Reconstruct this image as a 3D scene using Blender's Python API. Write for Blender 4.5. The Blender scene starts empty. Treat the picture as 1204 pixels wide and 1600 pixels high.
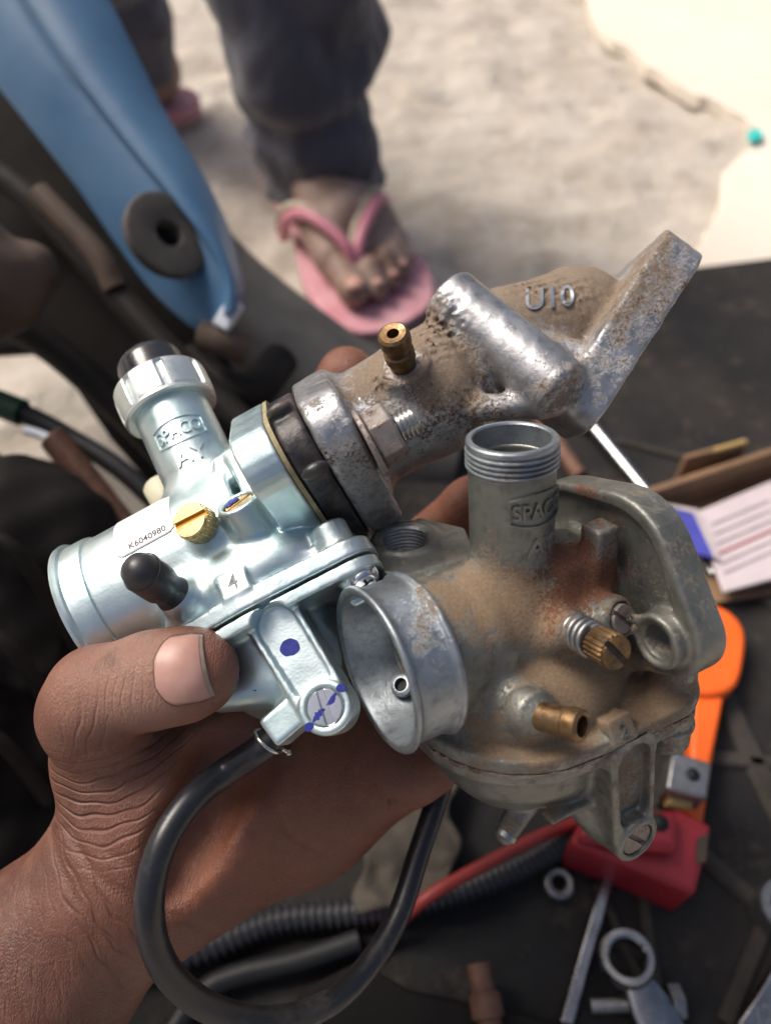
import bpy, math, random
import numpy as np
from mathutils import Matrix, Vector, noise as mnoise

random.seed(7); np.random.seed(7)
S = bpy.context.scene
COL = S.collection
rad = math.radians

# ------------------------------------------------------------------ camera, sky, sun, exposure
CAM_H, PITCH = 0.36, 50.0
cam = bpy.data.cameras.new("camera")
cam.sensor_fit = 'VERTICAL'; cam.sensor_height = 7.0
cam.lens = 7.0 * 1204 / 1600
cam.clip_start = 0.01; cam.clip_end = 60
cam.dof.use_dof = True; cam.dof.focus_distance = 0.174; cam.dof.aperture_fstop = 1.8
co = bpy.data.objects.new("camera", cam); COL.objects.link(co)
CAM = Matrix.Translation((0, 0, CAM_H)) @ Matrix.Rotation(rad(90 - PITCH), 4, 'X')
co.matrix_world = CAM
S.camera = co

SUN_EL, SUN_AZ = 53.0, -62.0            # azimuth measured from +Y towards +X (negative = from the left)
w = bpy.data.worlds.new("World"); S.world = w; w.use_nodes = True
nt = w.node_tree
sky = nt.nodes.new('ShaderNodeTexSky'); sky.sky_type = 'NISHITA'; sky.sun_disc = False
sky.sun_elevation = rad(SUN_EL); sky.sun_rotation = rad(SUN_AZ)
sky.dust_density = 8.0; sky.air_density = 1.0; sky.ozone_density = 1.0
bg = nt.nodes['Background']; bg.inputs['Strength'].default_value = 0.058
nt.links.new(sky.outputs['Color'], bg.inputs['Color'])
sl = bpy.data.lights.new("sun", 'SUN'); sl.energy = 1.5; sl.angle = rad(25); sl.color = (1.0, 0.95, 0.88)
so = bpy.data.objects.new("sun", sl); COL.objects.link(so)
dv = Vector((math.sin(rad(SUN_AZ)) * math.cos(rad(SUN_EL)), math.cos(rad(SUN_AZ)) * math.cos(rad(SUN_EL)), math.sin(rad(SUN_EL))))
so.rotation_euler = dv.to_track_quat('Z', 'Y').to_euler()
so.location = dv * 3
S.view_settings.view_transform = 'Standard'; S.view_settings.look = 'None'
S.view_settings.exposure = 1.04; S.view_settings.gamma = 1.0
S.view_settings.use_curve_mapping = False
S.render.engine = 'CYCLES'
S.cycles.use_denoising = True
S.cycles.max_bounces = 8

# ------------------------------------------------------------------ placing helpers
def cpt(px, py, d):
    """camera-space millimetres of photograph position (px,py) at depth d mm"""
    return Vector(((px - 602) / 1204 * d, (800 - py) / 1204 * d, -d))
def wpt(px, py, d):
    return CAM @ (cpt(px, py, d) * 0.001)
def gpt(px, py, z=0.0):
    """world point at height z (m) seen at (px,py)"""
    o = CAM.translation; r = (CAM.to_3x3() @ Vector(((px - 602) / 1204, (800 - py) / 1204, -1)))
    t = (z - o.z) / r.z
    return o + r * t

# ------------------------------------------------------------------ materials
MATS = {}
class NB:
    def __init__(s, name):
        s.m = bpy.data.materials.new(name); s.m.use_nodes = True; s.t = s.m.node_tree
        s.b = s.t.nodes['Principled BSDF']; MATS[name] = s.m
    def n(s, typ, **kw):
        x = s.t.nodes.new(typ)
        for k, v in kw.items():
            if k in x.inputs.keys(): 
                s.set(x.inputs[k], v)
            else: setattr(x, k, v)
        return x
    def set(s, sock, v):
        if hasattr(v, 'links') or isinstance(v, bpy.types.NodeSocket): s.t.links.new(v, sock)
        elif isinstance(v, (tuple, list)) and sock.type == 'RGBA' and len(v) == 3: sock.default_value = (*v, 1)
        else: sock.default_value = v
    def p(s, **kw):
        for k, v in kw.items(): s.set(s.b.inputs[k.replace('_', ' ')], v)
    def coord(s, scale=1.0, kind='Object', stretch=None):
        c = s.n('ShaderNodeTexCoord'); m = s.n('ShaderNodeMapping')
        s.t.links.new(c.outputs[kind], m.inputs['Vector'])
        sc = stretch or (scale,) * 3
        m.inputs['Scale'].default_value = sc
        return m.outputs['Vector']
    def noise(s, scale, detail=4, rough=0.55, vec=None, dist=0.0):
        x = s.n('ShaderNodeTexNoise', Scale=scale, Detail=detail, Roughness=rough, Distortion=dist)
        s.set(x.inputs['Vector'], vec if vec is not None else s.coord())
        return x.outputs['Fac']
    def ramp(s, fac, stops):
        x = s.n('ShaderNodeValToRGB'); s.set(x.inputs['Fac'], fac)
        e = x.color_ramp.elements
        while len(e) < len(stops): e.new(0.5)
        for q, (pos, c) in zip(e, stops):
            q.position = pos; q.color = (*c, 1) if len(c) == 3 else c
        return x.outputs['Color']
    def mapr(s, v, a, b, c=0.0, d=1.0):
        x = s.n('ShaderNodeMapRange'); x.clamp = True
        for i, q in enumerate((v, a, b, c, d)): s.set(x.inputs[i], q)
        return x.outputs[0]
    def mix(s, f, a, b):
        x = s.n('ShaderNodeMix'); x.data_type = 'RGBA'
        s.set(x.inputs[0], f); s.set(x.inputs[6], a); s.set(x.inputs[7], b); return x.outputs[2]
    def math(s, op, a, b=0.0, clamp=False):
        x = s.n('ShaderNodeMath'); x.operation = op; x.use_clamp = clamp
        s.set(x.inputs[0], a); s.set(x.inputs[1], b); return x.outputs[0]
    def bump(s, h, strength=0.3, dist=0.001, normal=None):
        x = s.n('ShaderNodeBump', Strength=strength, Distance=dist); s.set(x.inputs['Height'], h)
        if normal is not None: s.set(x.inputs['Normal'], normal)
        s.t.links.new(x.outputs['Normal'], s.b.inputs['Normal']); return x.outputs['Normal']
    def attr(s, name):
        x = s.n('ShaderNodeAttribute'); x.attribute_name = name; return x.outputs['Fac']

def simple(name, col, metal=0.0, rough=0.5, var=0.12, nscale=300, bump=0.0, bscale=900, **kw):
    b = NB(name)
    f = b.noise(nscale, 5)
    c = b.mix(b.mapr(f, .3, .7), tuple(x * (1 - var) for x in col), tuple(min(1, x * (1 + var)) for x in col))
    r = b.mapr(b.noise(nscale * 2.3, 4), .3, .7, max(.03, rough - .08), rough + .08)
    b.p(Base_Color=c, Metallic=metal, Roughness=r, **kw)
    if bump: b.bump(b.noise(bscale, 6, .6), bump, 0.0006)
    return b.m

# new zinc: bluish passivated die cast
b = NB('zinc_new')
f = b.noise(70, 4); g = b.noise(1500, 3)
c = b.mix(b.mapr(f, .35, .68), (.51, .66, .68), (.67, .76, .76))
irid = b.mapr(b.noise(110, 3, .5), .52, .72, 0, .35)
c = b.mix(irid, c, (.60, .62, .74))
b.p(Base_Color=c, Metallic=.92, Roughness=b.mapr(b.noise(220, 5), .3, .7, .32, .48))
b.bump(b.math('ADD', g, b.math('MULTIPLY', b.noise(260, 3), 1.5)), .10, .0004)
simple('zinc_matte', (.66, .71, .70), .85, .42, .06, 200, .12, 1800)
simple('steel', (.58, .58, .57), .95, .28, .12, 400, .1, 1200)
simple('steel_dark', (.10, .11, .115), .7, .5, .2, 300)
simple('steel_dull', (.30, .30, .30), .9, .42, .2, 300, .2, 900)
simple('tool_steel', (.30, .30, .305), 1.0, .24, .25, 120)
simple('rib_dust', (.055, .048, .042), 0, .85, .35, 60, .3, 300, Specular_IOR_Level=.2)
simple('chrome', (.72, .73, .74), 1.0, .16, .06, 200)
simple('brass_new', (.74, .56, .28), 1.0, .30, .08, 500)
simple('orange_slot', (.75, .32, .03), .3, .4, .06, 600)
b = NB('brass_old')
f = b.noise(420, 6, .65)
c = b.mix(b.mapr(f, .42, .66), (.235, .145, .070), (.065, .042, .027))
b.p(Base_Color=c, Metallic=b.mapr(f, .45, .7, .95, .25), Roughness=b.mapr(f, .35, .7, .3, .7))
b.bump(f, .25, .0006)
simple('rubber_black', (.011, .011, .012), 0, .55, .2, 300, .06, 900)
simple('rubber_cap', (.030, .029, .033), 0, .40, .2, 500, .08, 1500)
b = NB('hose_rubber')
f = b.noise(55, 6, .65); g = b.noise(700, 6, .7)
dst = b.mapr(b.math('ADD', f, b.math('MULTIPLY', b.math('SUBTRACT', g, .5), .5)), .52, .78, 0, .55)
b.p(Base_Color=b.mix(dst, (.014, .015, .019), (.085, .072, .062)), Roughness=b.mapr(dst, 0, .5, .33, .8))
b.bump(g, .10, .0004)
simple('plastic_black', (.022, .023, .028), 0, .22, .2, 300, .05, 600)
simple('plastic_cream', (.55, .52, .38), 0, .5, .08, 200)
simple('ink_blue', (.012, .02, .22), 0, .35, .25, 800)
simple('sticker_white', (.85, .86, .86), 0, .4, .02, 300)
simple('print_black', (.03, .03, .035), 0, .6, .1, 900)
simple('gasket_paper', (.33, .28, .16), 0, .8, .2, 600, .3, 1500)

# old cast alloy with dust and rust (dust and rust amounts are stored on the mesh)
def dirty_metal(name, clean, clean2, dust, rust, rough=.45, metal=.75):
    b = NB(name)
    f = b.noise(60, 5); fine = b.noise(1150, 7, .75); mid = b.noise(190, 6, .65)
    base = b.mix(b.mapr(f, .35, .65), clean, clean2)
    base = b.mix(b.mapr(b.noise(330, 5, .6), .50, .72, 0, .55), base, tuple(x * .45 for x in clean))
    d = b.math('ADD', b.attr('dust'), b.math('MULTIPLY', b.math('SUBTRACT', mid, .5), 1.3))
    d = b.math('ADD', d, b.math('MULTIPLY', b.math('SUBTRACT', fine, .5), 1.7))
    d = b.mapr(d, .36, .66)
    r = b.math('ADD', b.attr('rust'), b.math('MULTIPLY', b.math('SUBTRACT', mid, .5), 1.2))
    r = b.math('ADD', r, b.math('MULTIPLY', b.math('SUBTRACT', fine, .5), 2.2))
    r = b.mapr(r, .40, .66)
    dc = b.mix(b.mapr(b.noise(1300, 5, .7), .35, .65), tuple(x * .68 for x in dust), dust)
    rc = b.mix(b.mapr(b.noise(1700, 5, .7), .35, .65), tuple(x * .5 for x in rust), tuple(x * 1.25 for x in rust))
    c = b.mix(d, base, dc); c = b.mix(r, c, rc)
    dr = b.math('MAXIMUM', d, r)
    b.p(Base_Color=c, Metallic=b.mapr(dr, 0, .8, metal, 0.0),
        Roughness=b.mapr(b.math('ADD', dr, b.math('MULTIPLY', mid, .3)), 0.05, 1.0, rough - .08, .95))
    h = b.math('ADD', b.math('MULTIPLY', fine, b.mapr(dr, 0, 1, .35, 1.6)), b.math('MULTIPLY', mid, .5))
    b.bump(h, .38, .0007)
    return b.m
dirty_metal('cast_old', (.175, .178, .160), (.265, .266, .240), (.25, .172, .107), (.16, .068, .038), .46, .70)
dirty_metal('bell_old', (.25, .275, .30), (.38, .42, .45), (.24, .175, .12), (.2, .10, .06), .40, .8)
dirty_metal('manifold_alloy', (.33, .33, .34), (.57, .57, .585), (.265, .20, .145), (.10, .062, .045), .42, .85)
dirty_metal('flange_alloy', (.55, .56, .58), (.74, .75, .77), (.33, .24, .17), (.10, .055, .042), .38, .85)
dirty_metal('nut_rusty', (.25, .21, .19), (.33, .29, .27), (.27, .18, .12), (.13, .075, .05), .55, .5)
b = NB('spacer_black')
f = b.noise(120, 6, .6)
b.p(Base_Color=b.mix(b.mapr(f, .45, .68), (.020, .022, .028), (.10, .075, .062)), Roughness=b.mapr(f, .35, .7, .25, .55))
b.bump(b.noise(260, 6, .65), .5, .0009)

# skin
b = NB('skin')
v = b.coord()
f = b.noise(28, 5, .6, v); g = b.noise(160, 6, .7, v); hh = b.noise(900, 4, .6, v)
c = b.mix(b.mapr(f, .36, .66), (.098, .034, .021), (.205, .083, .054))
c = b.mix(b.mapr(b.noise(75, 5, .65, v), .48, .70, 0, .5), c, (.27, .130, .092))
c = b.mix(b.mapr(b.attr('palm'), 0, 1), c, b.mix(b.mapr(g, .3, .7), (.175, .060, .034), (.25, .095, .056)))
c = b.mix(b.mapr(b.attr('pale'), 0, 1, 0, .75), c, (.36, .21, .16))
gr = b.math('ADD', b.attr('grime'), b.math('MULTIPLY', b.math('SUBTRACT', g, .5), 1.1))
c = b.mix(b.mapr(gr, .42, .9, 0, .75), c, (.07, .045, .036))
c = b.mix(b.mapr(b.attr('tip'), 0, 1, 0, .8), c, (.30, .085, .03))
b.p(Base_Color=c, Roughness=b.mapr(g, .3, .7, .42, .60), Subsurface_Weight=.22, Subsurface_Scale=.0035)
b.b.inputs['Subsurface Radius'].default_value = (1.0, .35, .2)
vor = b.n('ShaderNodeTexVoronoi', Scale=1500.0); vor.feature = 'DISTANCE_TO_EDGE'; b.set(vor.inputs['Vector'], b.coord(stretch=(1.3, .6, 1)))
h = b.math('ADD', b.math('MULTIPLY', b.mapr(vor.outputs['Distance'], 0, .3), .22), b.math('MULTIPLY', hh, .35))
vl = b.n('ShaderNodeMapping'); b.set(vl.inputs['Vector'], b.coord()); vl.inputs['Rotation'].default_value = (0, 0, rad(8)); vl.inputs['Scale'].default_value = (900, 120, 300)
h = b.math('ADD', h, b.math('MULTIPLY', b.noise(1.0, 3, .6, vl.outputs['Vector'], .6), .8))
h = b.math('ADD', h, b.math('MULTIPLY', g, .9))
h = b.math('SUBTRACT', h, b.math('MULTIPLY', b.attr('crease'), 1.8))
for k_ in range(5):
    cs = b.math('MAXIMUM', b.math('COSINE', b.attr('ph%d' % k_)), 0.0)
    cs = b.math('POWER', cs, 3.5)
    h = b.math('SUBTRACT', h, b.math('MULTIPLY', b.math('MULTIPLY', cs, b.attr('fw%d' % k_)), 2.4))
b.bump(h, .55, .0008)
b = NB('nail')
f = b.noise(120, 4)
b.p(Base_Color=b.mix(b.mapr(f, .35, .65), (.40, .205, .165), (.50, .29, .24)), Roughness=.42, Subsurface_Weight=.15, Subsurface_Scale=.002)
b.bump(b.noise(90, 3, vec=b.coord(stretch=(1, 9, 1))), .12, .0004)
simple('nail_edge', (.27, .215, .175), 0, .5, .2, 700)
simple('nail_dirt', (.09, .06, .045), 0, .9, .3, 900)
b = NB('foot_skin')
f = b.noise(22, 5, .6)
b.p(Base_Color=b.mix(b.mapr(f, .38, .62), (.17, .095, .07), (.33, .235, .195)), Roughness=.6)
b.bump(b.noise(120, 6), .4, .001)
b = NB('denim')
f = b.noise(16, 5, .6); g = b.noise(700, 3)
b.p(Base_Color=b.mix(b.mapr(f, .3, .7), (.038, .038, .052), (.088, .087, .115)), Roughness=.9, Sheen_Weight=.2)
b.bump(b.math('ADD', g, b.math('MULTIPLY', b.noise(45, 5), 3)), .35, .002)
b = NB('sole_pink')
f = b.noise(40, 5)
b.p(Base_Color=b.mix(b.mapr(f, .35, .65), (.50, .20, .24), (.60, .32, .35)), Roughness=.7)
simple('strap_pink', (.50, .18, .24), 0, .5, .12, 60)
simple('strap_beige', (.36, .31, .24), 0, .7, .15, 80)

# ground
b = NB('dusty_concrete')
f = b.noise(6, 6, .6); g = b.noise(38, 7, .65); k = b.noise(240, 5, .7)
c = b.mix(b.mapr(f, .32, .68), (.60, .515, .42), (.74, .665, .575))
c = b.mix(b.mapr(g, .42, .70, 0, .65), c, (.76, .71, .645))
c = b.mix(b.mapr(b.noise(17, 6, .6), .50, .70, 0, .65), c, (.40, .335, .27))
c = b.mix(b.mapr(b.noise(70, 5, .7), .58, .72, 0, .5), c, (.34, .29, .24))
b.p(Base_Color=c, Roughness=.95)
b.bump(b.math('ADD', b.math('MULTIPLY', g, 2.8), k), .8, .007)
b = NB('pale_screed')
f = b.noise(5, 5)
b.p(Base_Color=b.mix(b.mapr(f, .3, .7), (.70, .62, .52), (.78, .71, .615)), Roughness=.9)
b.bump(b.noise(90, 6), .25, .002)
b = NB('mat_rubber')
f = b.noise(9, 6, .65); g = b.noise(60, 6, .7)
c = b.mix(b.mapr(f, .40, .72), (.016, .0155, .016), (.045, .038, .033))
c = b.mix(b.mapr(g, .55, .78, 0, .6), c, (.12, .095, .072))
b.p(Base_Color=c, Roughness=b.mapr(g, .3, .7, .6, .9), Specular_IOR_Level=.22)
b.bump(b.math('ADD', g, b.noise(420, 4)), .4, .0012)
b = NB('blue_paint')
f = b.noise(14, 6, .6); g = b.noise(75, 6, .65)
c = b.mix(b.mapr(f, .35, .65), (.050, .125, .235), (.08, .170, .290))
c = b.mix(b.mapr(g, .60, .80, 0, .6), c, (.14, .17, .21))
b.p(Base_Color=c, Roughness=b.mapr(f, .3, .7, .32, .50), Coat_Weight=.15, Coat_Roughness=.3)
b.bump(g, .15, .001)
simple('black_fender', (.075, .069, .064), 0, .55, .35, 30, .3, 200)
simple('grommet_rubber', (.060, .052, .046), 0, .72, .3, 70, .3, 300)
simple('dirty_brown', (.085, .056, .041), 0, .75, .4, 30, .5, 160)
simple('engine_dark', (.013, .010, .0085), 0, .65, .5, 25, .6, 120, Specular_IOR_Level=.25)
simple('engine_soot', (.013, .011, .010), 0, .75, .5, 20, .6, 90, Specular_IOR_Level=.15)
simple('spring_rust', (.15, .075, .05), .3, .65, .3, 200, .4, 500)
simple('green_plastic', (.012, .05, .022), 0, .5, .2, 90)
simple('tab_white', (.60, .64, .70), 0, .45, .1, 90)
simple('cardboard', (.23, .135, .075), 0, .85, .15, 60, .2, 300)
simple('cardboard_pale', (.40, .27, .10), 0, .8, .15, 60)
simple('paper_white', (.58, .50, .52), 0, .7, .08, 30)
simple('paper_grey', (.36, .31, .32), 0, .8, .2, 90)
simple('card_blue', (.055, .06, .36), 0, .6, .12, 60)
simple('card_edge', (.50, .44, .44), 0, .7, .1, 60)
simple('orange_plastic', (.90, .135, .012), 0, .42, .06, 30)
simple('red_plastic', (.34, .020, .030), 0, .48, .22, 40, .2, 200)
simple('red_cable', (.26, .025, .02), 0, .5, .2, 60)
simple('bag_brown', (.07, .057, .043), 0, .8, .3, 60, .3, 160)
simple('turquoise', (.03, .55, .50), 0, .4, .1, 60)

# ------------------------------------------------------------------ object helpers
def props(o, label=None, cat=None, group=None, kind=None):
    if label: o['label'] = label
    if cat: o['category'] = cat
    if group: o['group'] = group
    if kind: o['kind'] = kind
    return o
def empty(name, matrix, label, cat, group=None):
    o = bpy.data.objects.new(name, None); COL.objects.link(o); o.matrix_world = matrix
    o.empty_display_size = .01
    return props(o, label, cat, group)
def link(me, name, mat, parent=None, matrix=None):
    o = bpy.data.objects.new(name, me); COL.objects.link(o)
    if mat: me.materials.append(MATS[mat] if isinstance(mat, str) else mat)
    if parent is not None: o.parent = parent
    if matrix is not None:
        if parent is None: o.matrix_world = matrix
        else: o.matrix_local = matrix
    return o
def finish(me, sharp=38):
    me.validate(); me.polygons.foreach_set('use_smooth', np.ones(len(me.polygons), bool))
    if sharp: me.set_sharp_from_angle(angle=rad(sharp))
    me.update(); return me

def frame(axis, up=(0, 1, 0)):
    z = Vector(axis).normalized(); u = Vector(up)
    if abs(z.dot(u.normalized())) > .97: u = Vector((1, 0, .1))
    x = u.cross(z).normalized(); y = z.cross(x)
    return Matrix((x, y, z)).transposed()

class MB:
    """collects shapes (millimetres, local) into ONE mesh"""
    def __init__(s): s.v = []; s.f = []
    def add(s, vs, fs):
        k = len(s.v); s.v += [Vector(v) for v in vs]; s.f += [tuple(i + k for i in f) for f in fs]; return s
    def lathe(s, prof, o=(0, 0, 0), axis=(0, 0, 1), seg=40, closed=False, rfun=None):
        """prof: (radius, height) along axis from o; open ends are capped unless closed loop"""
        M = frame(axis); o = Vector(o); vs = []; fs = []
        n = len(prof)
        for (r, h) in prof:
            for j in range(seg):
                a = 2 * math.pi * j / seg; rr = r if rfun is None else rfun(r, h, a)
                vs.append(o + M @ Vector((rr * math.cos(a), rr * math.sin(a), h)))
        for i in range(n if closed else n - 1):
            i2 = (i + 1) % n
            for j in range(seg):
                j2 = (j + 1) % seg
                fs.append((i * seg + j, i * seg + j2, i2 * seg + j2, i2 * seg + j))
        if not closed:
            if prof[0][0] > 1e-6: fs.append(tuple(range(seg - 1, -1, -1)))
            if prof[-1][0] > 1e-6: fs.append(tuple((n - 1) * seg + j for j in range(seg)))
        return s.add(vs, fs)
    def box(s, c, half, R=None):
        R = R or Matrix.Identity(3); c = Vector(c)
        vs = [c + R @ Vector((sx * half[0], sy * half[1], sz * half[2])) for sx in (-1, 1) for sy in (-1, 1) for sz in (-1, 1)]
        return s.add(vs, [(0, 1, 3, 2), (4, 6, 7, 5), (0, 4, 5, 1), (2, 3, 7, 6), (0, 2, 6, 4), (1, 5, 7, 3)])
    def prism(s, pts, z0, z1, M=None, o=(0, 0, 0)):
        M = M or Matrix.Identity(3); o = Vector(o); n = len(pts)
        vs = [o + M @ Vector((x, y, z0)) for x, y in pts] + [o + M @ Vector((x, y, z1)) for x, y in pts]
        fs = [tuple(range(n - 1, -1, -1)), tuple(range(n, 2 * n))] + [(i, (i + 1) % n, n + (i + 1) % n, n + i) for i in range(n)]
        return s.add(vs, fs)
    def tube(s, pts, r, seg=14, caps=True, rf=None):
        pts = [Vector(p) for p in pts]; n = len(pts); vs = []; fs = []
        up = Vector((.13, .2, .97)); prev = None
        for i, p in enumerate(pts):
            t = (pts[min(i + 1, n - 1)] - pts[max(i - 1, 0)]).normalized()
            if prev is None:
                x = t.cross(up).normalized()
            else:
                x = (prev - t * prev.dot(t)).normalized()
            prev = x; y = t.cross(x)
            rr = r[i] if isinstance(r, (list, tuple)) else r
            if rf: rr = rr * rf(i)
            for j in range(seg):
                a = 2 * math.pi * j / seg
                vs.append(p + (x * math.cos(a) + y * math.sin(a)) * rr)
        for i in range(n - 1):
            for j in range(seg):
                j2 = (j + 1) % seg
                fs.append((i * seg + j, i * seg + j2, (i + 1) * seg + j2, (i + 1) * seg + j))
        if caps: fs += [tuple(range(seg - 1, -1, -1)), tuple((n - 1) * seg + j for j in range(seg))]
        return s.add(vs, fs)
    def grid(s, rows):
        nr, nc = len(rows), len(rows[0])
        return s.add([p for r in rows for p in r], [(i * nc + j, i * nc + j + 1, (i + 1) * nc + j + 1, (i + 1) * nc + j) for i in range(nr - 1) for j in range(nc - 1)])
    def build(s, name, mat, parent=None, sharp=38, bevel=0, scale=.001, matrix=None, segs=2, solid=0, sub=0):
        me = bpy.data.meshes.new(name)
        me.from_pydata([v * scale for v in s.v], [], s.f); finish(me, sharp)
        o = link(me, name, mat, parent, matrix)
        if solid:
            m = o.modifiers.new('thickness', 'SOLIDIFY'); m.thickness = solid; m.offset = 0
        if bevel:
            m = o.modifiers.new('bevel', 'BEVEL'); m.width = bevel; m.segments = segs; m.limit_method = 'ANGLE'; m.angle_limit = rad(40)
            m.harden_normals = False
        if sub:
            m = o.modifiers.new('sub', 'SUBSURF'); m.levels = sub; m.render_levels = sub
        return o

def spline(pts, n=8):
    """Catmull-Rom through pts (tuples of any length)"""
    P = [np.array(p, float) for p in pts]; P = [2 * P[0] - P[1]] + P + [2 * P[-1] - P[-2]]; out = []
    for i in range(1, len(P) - 2):
        for k in range(n):
            t = k / n; a, b_, c, d = P[i - 1:i + 3]
            out.append(.5 * (2 * b_ + (c - a) * t + (2 * a - 5 * b_ + 4 * c - d) * t * t + (3 * b_ - a - 3 * c + d) * t ** 3))
    out.append(P[-2]); return out

# --- flat text as a mesh
def text_data(body, size, depth, bold=0.0):
    cu = bpy.data.curves.new('t', 'FONT'); cu.body = body; cu.size = size; cu.extrude = depth; cu.offset = bold
    cu.align_x = 'CENTER'; cu.align_y = 'CENTER'; cu.resolution_u = 4
    o = bpy.data.objects.new('t', cu); COL.objects.link(o)
    dg = bpy.context.evaluated_depsgraph_get(); ev = o.evaluated_get(dg); me = ev.to_mesh()
    vs = [v.co.copy() for v in me.vertices]; fs = [tuple(p.vertices) for p in me.polygons]
    ev.to_mesh_clear(); bpy.data.objects.remove(o); bpy.data.curves.remove(cu)
    return vs, fs

# ------------------------------------------------------------------ solid modelling by distance fields -> one mesh
class Field:
    def __init__(s, lo, hi, h):
        s.h = h; s.lo = np.array(lo, np.float32)
        s.n = [int(math.ceil((b - a) / h)) + 1 for a, b in zip(lo, hi)]
        s.ax = [(lo[i] + h * np.arange(s.n[i])).astype(np.float32) for i in range(3)]
        s.F = np.full(s.n, 50., np.float32)
    def sub(s, lo, hi):
        sl = []
        for i in range(3):
            a = int(np.clip(math.floor((lo[i] - s.lo[i]) / s.h), 0, s.n[i])); b = int(np.clip(math.ceil((hi[i] - s.lo[i]) / s.h) + 1, 0, s.n[i]))
            sl.append(slice(a, b))
        X = s.ax[0][sl[0]][:, None, None]; Y = s.ax[1][sl[1]][None, :, None]; Z = s.ax[2][sl[2]][None, None, :]
        return tuple(sl), X, Y, Z
    def op(s, fn, lo, hi, k=2.0, cut=False):
        p = k + 2.5
        sl, X, Y, Z = s.sub([a - p for a in lo], [b + p for b in hi])
        if min(q.stop - q.start for q in sl) <= 0: return
        d = fn(X, Y, Z); A = s.F[sl]
        if cut: d = -d
        if k > 0:
            h = np.maximum(k - np.abs(A - d), 0) / k
            e = h * h * k * .25
            s.F[sl] = np.maximum(A, d) + e if cut else np.minimum(A, d) - e
        else:
            s.F[sl] = np.maximum(A, d) if cut else np.minimum(A, d)
    def cone(s, a, b, r1, r2=None, k=2., cut=False, sq=None):
        """round cone / capsule"""
        r2 = r1 if r2 is None else r2; a = np.array(a, np.float32); b = np.array(b, np.float32); R = max(r1, r2)
        ba = b - a; L2 = float(ba @ ba)
        def fn(X, Y, Z):
            x, y, z = X - a[0], Y - a[1], Z - a[2]
            t = np.clip((x * ba[0] + y * ba[1] + z * ba[2]) / max(L2, 1e-9), 0, 1)
            return np.sqrt((x - t * ba[0]) ** 2 + (y - t * ba[1]) ** 2 + (z - t * ba[2]) ** 2) - (r1 + (r2 - r1) * t)
        s.op(fn, np.minimum(a, b) - R, np.maximum(a, b) + R, k, cut)
    def cyl(s, a, b, r1, r2=None, rd=.6, k=1.5, cut=False):
        """capped cylinder / frustum with rounded rims"""
        r2 = r1 if r2 is None else r2; a = np.array(a, np.float32); b = np.array(b, np.float32); R = max(r1, r2)
        ax = b - a; L = float(np.linalg.norm(ax)); ax = ax / L
        def fn(X, Y, Z):
            x, y, z = X - a[0], Y - a[1], Z - a[2]
            t = x * ax[0] + y * ax[1] + z * ax[2]
            rr = np.sqrt(np.maximum(x * x + y * y + z * z - t * t, 0))
            rl = r1 + (r2 - r1) * np.clip(t / L, 0, 1)
            dx = rr - rl + rd; dy = np.abs(t - L / 2) - L / 2 + rd
            return np.minimum(np.maximum(dx, dy), 0) + np.sqrt(np.maximum(dx, 0) ** 2 + np.maximum(dy, 0) ** 2) - rd
        s.op(fn, np.minimum(a, b) - R, np.maximum(a, b) + R, k, cut)
    def box(s, c, half, R=None, rd=.8, k=1.5, cut=False):
        c = np.array(c, np.float32); M = np.array(R if R is not None else Matrix.Identity(3), np.float32); hf = np.array(half, np.float32)
        ext = np.abs(M) @ hf
        def fn(X, Y, Z):
            x, y, z = X - c[0], Y - c[1], Z - c[2]
            q = [np.abs(x * M[0, i] + y * M[1, i] + z * M[2, i]) - hf[i] + rd for i in range(3)]
            return np.sqrt(sum(np.maximum(a, 0) ** 2 for a in q)) + np.minimum(np.maximum(np.maximum(q[0], q[1]), q[2]), 0) - rd
        s.op(fn, c - ext, c + ext, k, cut)
    def ell(s, c, r, k=2., cut=False, R=None):
        c = np.array(c, np.float32); r = np.array(r, np.float32); M = np.array(R if R is not None else Matrix.Identity(3), np.float32)
        ext = np.full(3, r.max())
        def fn(X, Y, Z):
            x, y, z = X - c[0], Y - c[1], Z - c[2]
            q = [(x * M[0, i] + y * M[1, i] + z * M[2, i]) for i in range(3)]
            k0 = np.sqrt(sum((q[i] / r[i]) ** 2 for i in range(3))); k1 = np.sqrt(sum((q[i] / r[i] ** 2) ** 2 for i in range(3)))
            return k0 * (k0 - 1) / np.maximum(k1, 1e-6)
        s.op(fn, c - ext, c + ext, k, cut)
    def plate(s, circles, axis, a, b, rd=1., k=1.5, cut=False, o=(0, 0, 0), M=None):
        """hull of circles (u,v,r) in the plane across `axis` (0,1,2), from a to b along it; M = own frame (columns u,v,axis)"""
        pts = []
        for (u, v, r) in circles:
            for j in range(28):
                t = 2 * math.pi * j / 28; pts.append((u + r * math.cos(t), v + r * math.sin(t)))
        H = hull(pts)
        s.poly(H, axis, a, b, rd, k, cut, o, M)
    def poly(s, H, axis, a, b, rd=1., k=1.5, cut=False, o=(0, 0, 0), M=None):
        """convex polygon (counter-clockwise) prism"""
        H = np.array(H, np.float32); o = np.array(o, np.float32)
        if M is None:
            ids = {0: (1, 2, 0), 1: (2, 0, 1), 2: (0, 1, 2)}[axis]; Mm = np.zeros((3, 3), np.float32)
            for c_, i in enumerate(ids): Mm[i, c_] = 1
        else: Mm = np.array(M, np.float32)
        E = np.roll(H, -1, 0) - H; N = np.stack([E[:, 1], -E[:, 0]], 1); N /= np.maximum(np.linalg.norm(N, axis=1), 1e-9)[:, None]
        off = (H * N).sum(1)
        cor = np.array([[u, v, t] for u in (H[:, 0].min(), H[:, 0].max()) for v in (H[:, 1].min(), H[:, 1].max()) for t in (a, b)], np.float32) @ Mm.T + o
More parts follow.
